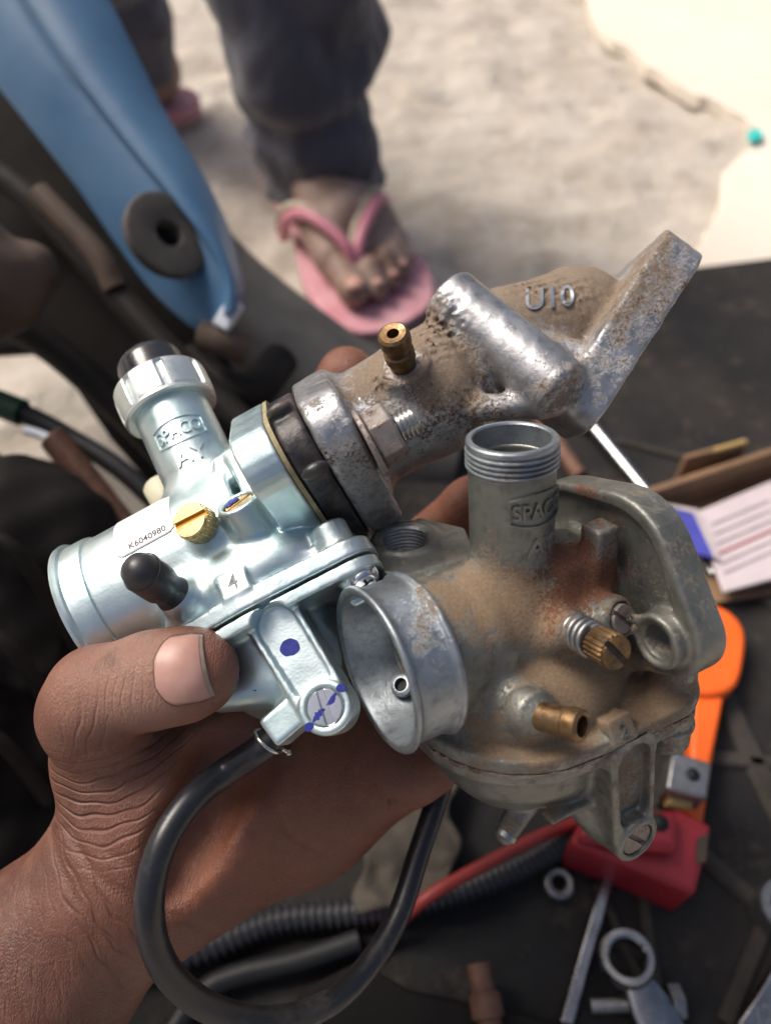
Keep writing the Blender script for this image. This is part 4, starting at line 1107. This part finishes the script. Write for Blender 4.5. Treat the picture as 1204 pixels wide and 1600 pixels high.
# dome over the float chamber and the joint face
F.ell((1, -17, 2), (27.5, 14, 26), k=6)
F.ell((2, -13, 13), (16, 10, 12), k=4)
F.plate([(2, -1, 30), (24, 28, 9.5), (-20, 26, 9), (20, 8, 13)], 1, -22.4, -18.2, rd=1.0, k=2.5)
F.cyl((25.5 + 6, -21, 25), (31.5, -10.5, 25), 6.6, 5.6, rd=1.2, k=2)
F.box((8.0, -18.4, 29.6), (3.8, 3.4, 3.2), Matrix.Rotation(-.5, 3, 'X'), rd=.5, k=.6)
F.cyl((-60, 0, 0), (-18, 0, 0), 15.5, rd=1, k=.5, cut=True)
F.cyl((-30, 0, 0), (40, 0, 0), 9.0, rd=1, k=.5, cut=True)
F.cyl((0, 6, 0), (0, 60, 0), 8.4, rd=.4, k=.4, cut=True)
me = F.mesh('body')
DUST = [((-16, 17, 4), 12, .30), ((-6, 14, 10), 10, .38), ((2, -9, 20), 13, .55), ((-22, 14, 8), 7, .2), ((18, 12, 20), 8, .25), ((6, 5, -2), 16, .1), ((-9, -16, 24), 10, .5), ((-20, -18, 14), 11, .42), ((20, -19, 26), 13, .55), ((14, -18, 16), 10, .55), ((31, -14, 25), 9, .3), ((0, 10, 14), 8, .35),
        ((-11, -8, 24), 5, -.6), ((-4, -12, 26), 5, .25), ((0, 32, 10), 9, -.25), ((-12, 12, -28), 12, -.1)]
RUST = [((12, 14, 10), 7, .75), ((8, 20, 9), 7, .65), ((18, 10, 16), 6, .6), ((19.5, 24, 9), 7, .50), ((19, 14, 17), 5, .55), ((5, 8, 15), 7, .6), ((2, 3, 20), 5, .45), ((-2, 15, 8), 6, .25), ((18, 31, -1), 7, .7), ((31, -10, 25), 5, .45), ((-10, 10, 16), 10, .22), ((10, 0, 16), 6, .3)]
dirty(me, F.V, DUST, RUST)
ob = link(me, 'body', 'cast_old', old)
# thread inside the choke hole
cth = MB().lathe([(6.2 + (.5 if i % 2 else 0), 2 + i * .55) for i in range(19)] + [(6.9, 12.5)], (-12.3, 0, -31.5), (0, 1, 0), 48); cth.f.pop(); cth.build('choke_thread', 'steel_dull', old, 40)

# inlet bell
bp = [(16.5, -26.0), (19.6, -26.2), (20.3, -26.8), (20.3, -27.6), (19.5, -28.4), (19.3, -30), (19.2, -34), (19.3, -37.2), (20.0, -37.9), (20.4, -38.6), (20.3, -39.2), (19.8, -39.5), (18.7, -39.4), (18.0, -38.6), (17.2, -34), (16.2, -28.5), (15.4, -24), (13.5, -21.5), (10.5, -20.5), (9.3, -18), (9.2, -8), (9.1, 4)]
dense = [(float(a), float(b_)) for a, b_ in spline(bp, 3)]
dent = lambda r, h, a: r * (1 + .0035 * math.sin(3 * a + 1) + .002 * math.sin(7 * a))
q = MB().lathe(dense[::-1] if False else dense, (0, 0, 0), (1, 0, 0), 128, rfun=dent)
bo = MB(); bo.v = q.v; bo.f = [f for f in q.f if len(f) == 4]
ns = sum(1 for (a_, b_) in dense[:37]); cutf = 36 * 128
bi = MB(); bi.v = q.v; bi.f = bo.f[cutf:]
bo.f = bo.f[:cutf]
bl = bo.build('inlet_bell', 'bell_old', old, 35)
bt = bi.build('inlet_throat', 'bell_old', old, 35); paint_obj(bt, 'dust', [((-27, -14, 6), 8, .2)], -.05); paint_obj(bt, 'rust', [], -.1)
paint_obj(bl, 'dust', [((-33, 14, 13), 5, .45), ((-28, 19, 4), 5, .4), ((-29, 17, 10), 4, .3), ((-30, -14, -8), 8, .2), ((-31, 6, 17), 3, .35)], .02); paint_obj(bl, 'rust', [((-33, 15, 11), 3, .3)], .04)
MB().lathe([(2.9, 0), (2.9, 1.6), (2.3, 2.0), (1.7, 2.0), (1.7, -2)], (-29, -13.6, -6.0), (-.55, .7, .3), 28).build('air_jet_boss', 'bell_old', old, 35)
q = bpy.data.objects['air_jet_boss']; paint_obj(q, 'dust', [], .1); paint_obj(q, 'rust', [], 0)
MB().lathe([(1.72, 0), (0, 0)], Vector((-29, -13.6, -6.0)) + Vector((-.55, .7, .3)).normalized() * .6, (-.55, .7, .3), 24).build('jet_hole', 'rubber_black', old)

# threaded collar of the tower (open)
th = [(8.4, 20), (8.4, 30), (8.45, 41.5), (8.8, 42.6), (8.9, 48.2), (9.2, 48.6), (10.2, 48.55), (10.5, 48.2), (10.5, 47.2)]
for i in range(4):
    y = 46.9 - i * 1.25
    th += [(10.0, y), (10.05, y - .25), (10.75, y - .55), (10.8, y - .85), (10.05, y - 1.1)]
th += [(9.9, 41.6), (10.15, 41.2), (9.9, 40.8)]
tc_ = MB().lathe(th, (0, 0, 0), (0, 1, 0), 96)
tc_.f = [f for f in tc_.f if len(f) == 4]
q = tc_.build('threaded_collar', 'bell_old', old, 28); paint_obj(q, 'dust', [((-6, 42, 8), 5, .2)], .10); paint_obj(q, 'rust', [], .05)
MB().lathe([(8.4, 0), (7.6, .4), (5, 0), (0, 0)], (0, 27.5, 0), (0, 1, 0), 48).build('slide_floor', 'steel_dull', old, 40)
for nm, fn in (('maker_badge', lambda: wrap_frame(10.1, 34.2, .06, 15.6, 8.4, 'cast_old', old, 'maker_badge', t=.5, dep=.6, bulge=1.1)),
               ('maker_lettering', lambda: wrap_text('SPACO', 5.4, 10.1, 34.0, .06, .6, 'cast_old', old, 'maker_lettering', .06, .82)),
               ('code_lettering', lambda: wrap_text('AY', 6.2, 10.1, 24.6, .12, .6, 'cast_old', old, 'code_lettering', .05, 1.0))):
    q = fn(); paint_obj(q, 'dust', [], .22); paint_obj(q, 'rust', [], .05)

# idle screw with spring, air screw, brass nipple
o = Vector((2.6, 6.6, 20.0)); ax = Vector((-.04, .17, .98)).normalized(); mm = frame(ax)
MB().lathe([(2.2, 0), (2.2, 9)], o, ax, 24).build('idle_shaft', 'nut_rusty', old); q = bpy.data.objects['idle_shaft.001']; paint_obj(q, 'dust', [], .2); paint_obj(q, 'rust', [], .3)
MB().tube([o + mm @ Vector((3.7 * math.cos(t), 3.7 * math.sin(t), .3 + t / (2 * math.pi) * 1.75)) for t in np.linspace(0, 2 * math.pi * 4.3, 120)], .72, 8).build('idle_spring', 'steel_dull', old, 60)
slot_screw('idle_screw', o + ax * 8.2, ax, 3.9, 6.6, 'brass_old', old, slot_ang=2.2, slotmat='rubber_black', knurl=22, slot_w=.75)
q = slot_screw('air_screw', (14.5, 6.0, 21.6), (.18, .30, .93), 3.6, 1.9, 'nut_rusty', old, slot_ang=2.3, slot_w=.55)
paint_obj(q, 'dust', [], .35); paint_obj(q, 'rust', [], .3)
o = Vector((-12.3, -8.0, 24.6)); ax = Vector((.33, .24, .91)).normalized()
MB().lathe([(2.3, 7), (2.35, 12.6), (3.1, 12.75), (3.65, 12.3), (3.75, 11.2), (3.7, 9.2), (3.35, 8.7), (3.3, 4.0), (3.35, -1)][::-1], o, ax, 44).build('brass_nipple', 'brass_old', old, 30)
MB().lathe([(2.34, 8.2), (0, 8.2)], o, ax, 24).build('nipple_bore', 'rubber_black', old)
vs, fs = text_data('2', 5.2, .3, .05); T = Matrix.Rotation(-.5, 3, 'X')
q = lay_text(ob, vs, fs, Vector((8.0, -18.4, 29.6)), T, .1).build('number_mark', 'cast_old', old, 30)
paint_obj(q, 'dust', [], .1); paint_obj(q, 'rust', [], 0)

# gasket squeezed out of the joint
m = MB(); hp_ = hull([(x + r * math.cos(t), z + r * math.sin(t)) for (z, x, r) in [(2, -1, 29.6), (24, 28, 9.2), (-20, 26, 8.7), (20, 8, 12.7)] for t in np.linspace(0, 2 * math.pi, 48)])
rj = random.Random(4); hp2 = []
for i in range(len(hp_)):
    (x0, z0), (x1, z1) = hp_[i], hp_[(i + 1) % len(hp_)]; L = math.hypot(x1 - x0, z1 - z0); n_ = max(1, int(L / 1.2))
    for k in range(n_):
        t = k / n_; j = rj.uniform(-.25, .5); cx, cz = x0 + (x1 - x0) * t, z0 + (z1 - z0) * t; l = math.hypot(cx - 8, cz)
        hp2.append((cx + (cx - 8) / l * j, cz + cz / l * j))
MB().prism(hp2, -23.3, -22.3, Matrix(((1, 0, 0), (0, 0, 1), (0, 1, 0)))).build('bowl_gasket', 'nut_rusty', old, 30)
q = bpy.data.objects['bowl_gasket']; paint_obj(q, 'dust', [], .5); paint_obj(q, 'rust', [], .35)
# float bowl
F = Field((-34, -70, -34), (46, -20, 44), .5)
F.plate([(1.5, -1, 29.4), (23.6, 28, 9.2), (-20, 26, 8.6), (19.5, 8, 12.6)], 1, -27.4, -23.3, rd=1.0, k=0)
F.ell((1, -27, 1), (26, 30, 25.5), k=2)
F.cyl((1, -42, 1), (1, -24, 1), 24.5, 26, rd=5, k=2)
F.box((0, -12, 0), (60, 11.2, 60), rd=.1, k=0, cut=True)
F.plate([(11.5, -26, 7.2), (14.6, -56, 6.7)], 2, 16, 33.6, rd=.8, k=2.2)
F.plate([(11.8, -28, 5.2), (13.9, -46, 4.9)], 2, 30.4, 40, rd=.6, k=.5, cut=True)
F.cyl((14.8, -56, 20), (14.8, -56, 34.6), 6.8, rd=.8, k=.6)
F.cyl((14.8, -56, 32.8), (14.8, -56, 40), 4.9, rd=.2, k=.3, cut=True)
F.cone((4, -44, 17), (12, -58, 24), 6, 3.5, k=5)
F.cone((-3, -54, 10), (-10.5, -60.0, 12), 4.2, 3.0, k=2)
F.cyl((31.5, -38, 25), (31.5, -24, 25), 6.2, rd=1.5, k=2)
F.cyl((31.5, -32, 25), (31.5, -29.5, 25), 7.0, rd=1.0, k=.6)
F.box((2, -45, 24), (9, .8, 2.2), rd=.5, k=1.2)
me = F.mesh('float_bowl')
dirty(me, F.V, [((-6, -46, 20), 7, .5), ((-20, -30, 14), 7, .28), ((14, -40, 31), 9, .40), ((28, -28, 26), 12, .35), ((8, -26, 28), 10, .3), ((-11, -57, 13), 4, .3), ((-16, -42, 16), 9, -.3)], [((14.8, -56, 34), 5, .3), ((10, -44, 30), 8, .2)], .10, .02, .12)
obw = link(me, 'float_bowl', 'cast_old', old)
q = slot_screw('bowl_screw', (14.8, -56, 31.6), (0, 0, 1), 4.7, 2.3, 'nut_rusty', obw, slot_ang=2.3, slot_w=.6); paint_obj(q, 'dust', [], .32); paint_obj(q, 'rust', [], .35)
MB().lathe([(3.2, 0), (3.2, 1.4), (1.2, 1.4), (1.2, .2), (0, .2)], (-10.2, -59.8, 12.0), (-.8, -.55, .2), 24).build('drain_stub', 'steel_dull', obw, 30)
# ================================================================== tools and scraps on the mat
Z = MAT_T
def rod(name, a, b_, r, mat, za=None, zb=None, seg=20, parent=None, prof=None):
    A = gpt(*a, (za or Z + r)); B = gpt(*b_, (zb or Z + r)); d = B - A
    return A, B, d
def tagd(o, label, cat, group=None): return props(o, label, cat, group)
def at_ground(px, py, z): return Matrix.Translation(gpt(px, py, z))

# socket extension bar
A = gpt(903, 640, Z + .008); B = gpt(1030, 795, Z + .006); d = (B - A)
t = empty('extension_bar', Matrix.Translation(A), 'chrome socket extension bar lying on the mat behind the old carburetor', 'tool')
TI = t.matrix_world.inverted()
MB().lathe([(4.4, 18), (4.4, 140)], A * 1000, d, 24).build('shaft', 'tool_steel', t, 30, matrix=TI)
MB().lathe([(7.2, -8), (8.0, -6.5), (8.0, 10), (6.5, 13), (4.4, 19)], A * 1000, d, 32).build('drive_end', 'tool_steel', t, 30, matrix=TI)
# brown rod beside it
A = gpt(826, 628, Z + .006); B = gpt(905, 745, Z + .006)
tagd(MB().tube([A, A.lerp(B, .33), A.lerp(B, .66), B], .0052, 16).build('copper_rod', 'spring_rust', None, 40, scale=1), 'brown rusty rod lying left of the chrome extension bar', 'rod')
# cardboard box with printed leaflet and blue card
bx = empty('cardboard_box', at_ground(1130, 800, Z), 'open brown cardboard box with a raised flap at the right edge', 'box')
BI = bx.matrix_world.inverted()
def wall(p0, p1, z0, z1, th, name, mat, parent=bx, inv=BI):
    A = gpt(*p0, z1); B = gpt(*p1, z1); A.z = B.z = 0; dd = (B - A).normalized(); nn = Vector((-dd.y, dd.x, 0)) * th
    vs = [A, B, B + nn, A + nn]; vs = [Vector((v.x, v.y, z0)) for v in vs] + [Vector((v.x, v.y, z1)) for v in vs]
    return MB().add(vs, [(3, 2, 1, 0), (4, 5, 6, 7), (0, 1, 5, 4), (1, 2, 6, 5), (2, 3, 7, 6), (3, 0, 4, 7)]).build(name, mat, parent, 30, scale=1, bevel=.0008, matrix=inv)
wall((1012, 772), (1290, 680), Z, Z + .030, .004, 'side_wall', 'cardboard')
wall((1072, 716), (1170, 690), Z, Z + .034, .003, 'flap', 'cardboard')
wall((1118, 704), (1168, 690), Z + .034, Z + .037, .003, 'flap_edge', 'cardboard_pale')
slab('base', [(1015, 790), (1290, 700), (1350, 900), (1100, 945)], Z + .001, .004, 'cardboard', bx)
lf = slab('leaflet', [(1085, 800), (1240, 735), (1300, 880), (1130, 925)], Z + .014, .0025, 'paper_white')
tagd(lf, 'white printed leaflet lying in the cardboard box', 'leaflet')
for i in range(6):
    y = 818 + i * 15
    slab('printed_line', [(1110 + i * 4, y), (1200 + i * 3, y - 38), (1201 + i * 3, y - 35), (1111 + i * 4, y + 3)], Z + .0168, .0003, 'red_plastic' if i == 3 else 'paper_grey', lf, bevel=0)
cb = slab('blue_card', [(1024, 786), (1084, 800), (1117, 872), (1075, 862)], Z + .018, .0015, 'card_blue'); tagd(cb, 'dark blue card with a pale edge leaning out of the cardboard box', 'card')
slab('card_border', [(1020, 782), (1090, 796), (1122, 872), (1116, 872), (1083, 801), (1022, 787)], Z + .0198, .0006, 'card_edge', cb, bevel=0)

# orange plastic tool: round paddle and stem
og = empty('orange_scraper', at_ground(1120, 1100, Z), 'bright orange plastic tool with a rounded paddle end on the mat', 'tool')
slab('paddle', [(float(a), float(b_)) for a, b_ in spline([(1070, 935), (1100, 938), (1140, 955), (1163, 985), (1162, 1030), (1150, 1070), (1120, 1086), (1080, 1084), (1050, 1070), (1048, 960), (1070, 935)], 4)][:-1], Z + .006, .012, 'orange_plastic', og, bevel=.003)
slab('stem', [(1082, 1078), (1134, 1072), (1112, 1190), (1098, 1290), (1072, 1290), (1078, 1190)], Z + .003, .012, 'orange_plastic', og, bevel=.002)
# black drilled block
bk = slab('drilled_block', [(1050, 1172), (1112, 1192), (1104, 1248), (1040, 1232)], Z + .026, .014, 'steel_dull', bevel=.0012); tagd(bk, 'dark square metal block with a round hole beside the orange tool', 'block')
MB().lathe([(2.6, 0), (2.7, .25), (0, .3)], gpt(1082, 1210, Z + .0402) * 1000, (0, 0, 1), 24).build('hole', 'rubber_black', bk, 0, matrix=bk.matrix_world.inverted())
sup = slab('support', [(1056, 1185), (1105, 1200), (1098, 1240), (1048, 1226)], Z, .026, 'steel_dull', bk)
tagd(MB().tube([gpt(1040, 1248, Z + .03), gpt(1058, 1252, Z + .03), gpt(1076, 1252, Z + .03)], .0034, 14).build('brass_stud', 'cardboard_pale', None, 40, scale=1), 'short pale stud sticking out below the drilled block', 'stud')
# red wedge block
rb = empty('red_block', at_ground(1010, 1330, Z), 'red plastic wedge block with a hole, lying under the old carburetor', 'block')
RI = rb.matrix_world.inverted()
top = [(905, 1285), (1060, 1262), (1112, 1290), (1086, 1398), (1000, 1360), (890, 1318)]
P = [gpt(px, py, Z + .034) for px, py in top]; Q = [Vector((p.x, p.y, Z)) for p in P]
hi = [P[0], P[1], gpt(1050, 1320, Z + .046), gpt(900, 1300, Z + .040)]
slab('body', top, Z, .030, 'red_plastic', rb, bevel=.002)
slab('ridge', [(910, 1284), (1058, 1262), (1060, 1330), (900, 1312)], Z + .030, .008, 'red_plastic', rb, bevel=.003)
MB().lathe([(3.4, 0), (3.4, .3), (0, .35)], gpt(1030, 1285, Z + .0382) * 1000, (0, 0, 1), 24).build('hole', 'rubber_black', rb, 0, matrix=RI)
slab('end_mark', [(1088, 1310), (1106, 1302), (1102, 1345), (1086, 1350)], Z + .0302, .0008, 'dirty_brown', rb, bevel=0)
# corrugated hose and red cable
pts = [Vector(p) for p in spline([tuple(gpt(*p, Z + .007)) for p in ((150, 1520), (300, 1490), (430, 1440), (560, 1425), (680, 1402), (790, 1365), (880, 1318), (960, 1280))], 40)]
tagd(MB().tube(pts, .0052, 14, rf=lambda i: 1.0 + .16 * (1 if (i // 2) % 2 else -.6)).build('corrugated_hose', 'rubber_cap', None, 0, scale=1), 'black corrugated hose running across the mat under the hand', 'hose')
pts = [Vector(p) for p in spline([tuple(gpt(*p[:2], p[2])) for p in ((500, 1640, Z + .004), (540, 1560, Z + .004), (590, 1480, Z + .004), (660, 1408, Z + .02), (740, 1360, Z + .022), (840, 1308, Z + .02), (900, 1285, Z + .012))], 10)]
tagd(MB().tube(pts, .0026, 12).build('red_cable', 'red_cable', None, 60, scale=1), 'thin red cable crossing over the corrugated hose', 'cable')
for (p, lab) in ((((250, 1640), (330, 1540), (470, 1500), (560, 1470)), 'black cable curving under the wrist at the bottom'),):
    tagd(MB().tube([Vector(q) for q in spline([tuple(gpt(*q, Z + .008)) for q in p], 8)], .0045, 12).build('black_cable', 'rubber_black', None, 60, scale=1), lab, 'cable')
# nut
nu = MB().lathe([(3.4, 0), (3.4, 6), (5.2, 6.4), (6.3, 5.6), (6.3, .6), (5.2, 0)], gpt(868, 1385, Z) * 1000, (.1, 0, 1), 6 * 6, closed=True).build('steel_nut', 'steel_dull', None, 30); tagd(nu, 'small grey steel nut on the mat left of the steel bar', 'nut')
# steel bar
A = gpt(955, 1350, Z + .004); B = gpt(872, 1640, Z + .004); dd = (B - A); dl = dd.length; mm = frame(dd, (0, 0, 1))
tagd(MB().box((A + B) / 2, (.0026, .0022, dl / 2), mm).build('steel_bar', 'tool_steel', None, 30, scale=1, bevel=.001), 'straight polished steel bar running off the bottom edge', 'bar')
# ring spanner
sp_ = empty('ring_spanner', at_ground(977, 1503, Z), 'worn steel ring spanner lying across a bolt at the bottom', 'spanner')
SI = sp_.matrix_world.inverted()
MB().lathe([(6.7, 0), (9.6, .2), (10.6, 1.6), (10.6, 5.4), (9.8, 6.8), (7.6, 7.0), (6.7, 6.2)], gpt(977, 1503, Z + .008) * 1000, (-.10, .12, 1), 12 * 5, closed=True).build('ring_end', 'tool_steel', sp_, 35, matrix=SI)
rows = []
A = gpt(992, 1530, Z + .010); B = gpt(1075, 1680, Z + .006); dd = (B - A).normalized(); nn = Vector((-dd.y, dd.x, 0)).normalized()
for i in range(14):
    t_ = i / 13; c_ = A.lerp(B, t_); w2 = .0058 + .0028 * math.sin(min(1, t_ * 2.5) * math.pi / 2); row = []
    for j in range(12):
        a = 2 * math.pi * j / 12; row.append(c_ + nn * w2 * math.copysign(abs(math.cos(a)) ** .6, math.cos(a)) + Vector((0, 0, .0026 * math.copysign(abs(math.sin(a)) ** .7, math.sin(a)))))
    rows.append(row + [row[0]])
MB().grid(rows).build('handle', 'tool_steel', sp_, 50, scale=1, matrix=SI)
# bolt under it
A = gpt(922, 1572, Z + .005); B = gpt(1062, 1566, Z + .005)
bo_ = empty('hexagon_bolt', Matrix.Translation(A), 'dull steel bolt lying under the ring spanner', 'bolt'); BOI = bo_.matrix_world.inverted()
L = (B - A).length * 1000
MB().lathe([(2.7 + (.25 if i % 2 else 0), i * .7) for i in range(int(L / .7) - 4)], A * 1000, B - A, 20).build('shank', 'steel_dull', bo_, 20, matrix=BOI)
MB().lathe([(6.4, L - 4.2), (6.6, L - 3.8), (6.6, L), (6.0, L + .6)], A * 1000, B - A, 6).build('head', 'steel_dull', bo_, 20, matrix=BOI)
# spanner edge and socket at the right border
s2 = slab('flat_spanner', [(1168, 1640), (1150, 1600), (1180, 1555), (1215, 1500), (1300, 1480), (1290, 1640)], Z + .004, .006, 'tool_steel', bevel=.0012); tagd(s2, 'chrome flat spanner with stamped number at the lower right edge', 'spanner')
vs, fs = text_data('12', 10, .05, .0)
MB().add([gpt(1192, 1588, Z + .0102) * 1000 + Vector((v.x * .8, v.y, v.z)) for v in vs], fs).build('stamped_number', 'steel_dull', s2, 30, matrix=s2.matrix_world.inverted())
sk = MB().lathe([(5.5, 0), (9.6, 0), (10.2, .8), (10.2, 14), (9.6, 15), (6.2, 15), (5.6, 14)], gpt(1206, 1428, Z) * 1000, (0, 0, 1), 48, closed=True).build('socket', 'steel_dull', None, 30); tagd(sk, 'dark steel socket standing at the right edge', 'socket')
# crumpled brown packet under the palm
rows = []
for i in range(26):
    row = []
    for j in range(22):
        px = 560 + 150 * j / 21 + 10 * math.sin(i * .5); py = 1215 + 215 * i / 25 - 30 * j / 21
        g_ = gpt(px, py, Z + .012); row.append(g_ + Vector((0, 0, .006 * nz(g_.x * 25, g_.y * 25) + .004 * nz(g_.x * 70, g_.y * 70))))
    rows.append(row)
tagd(MB().grid(rows).build('paper_packet', 'bag_brown', None, 0, scale=1, solid=.0012), 'crumpled brown paper packet under the palm', 'packet')
# flat dark panel and brown fitting at the bottom
pn = slab('sooty_tray', [(430, 1640), (470, 1545), (560, 1500), (640, 1545), (900, 1600), (900, 1700), (430, 1700)], Z, .010, 'engine_soot', bevel=.002); tagd(pn, 'flat sooty plastic tray at the bottom edge below the cables', 'tray')
ft = MB().lathe([(4.5, 0), (4.5, 12), (6, 12.5), (6, 20), (4.6, 20.5), (4.6, 30)], gpt(775, 1655, Z + .012) * 1000, (-.15, 1, .1), 24).build('brown_fitting', 'spring_rust', None, 30); tagd(ft, 'rusty brown pipe fitting at the bottom edge', 'fitting')
# text is laid onto the casting after it exists
tc, TM, vs, fs = LETTER
dg = bpy.context.evaluated_depsgraph_get()
OL = OFF.inverted()
out = []
for v in vs:
    p = tc + TM @ Vector((v.x, v.y, 0)); dr = TM @ Vector((0, 0, -1)); st_ = p - dr * 25
    hit, loc, nrm, _ = pc.ray_cast(st_ * .001, dr)
    q = loc * 1000 if hit else p
    out.append(q - dr * (v.z + .25))
q = MB().add(out, fs).build('cast_lettering', 'flange_alloy', man, 40, matrix=OFF); paint_obj(q, 'dust', [], -.05); paint_obj(q, 'rust', [], -.3)
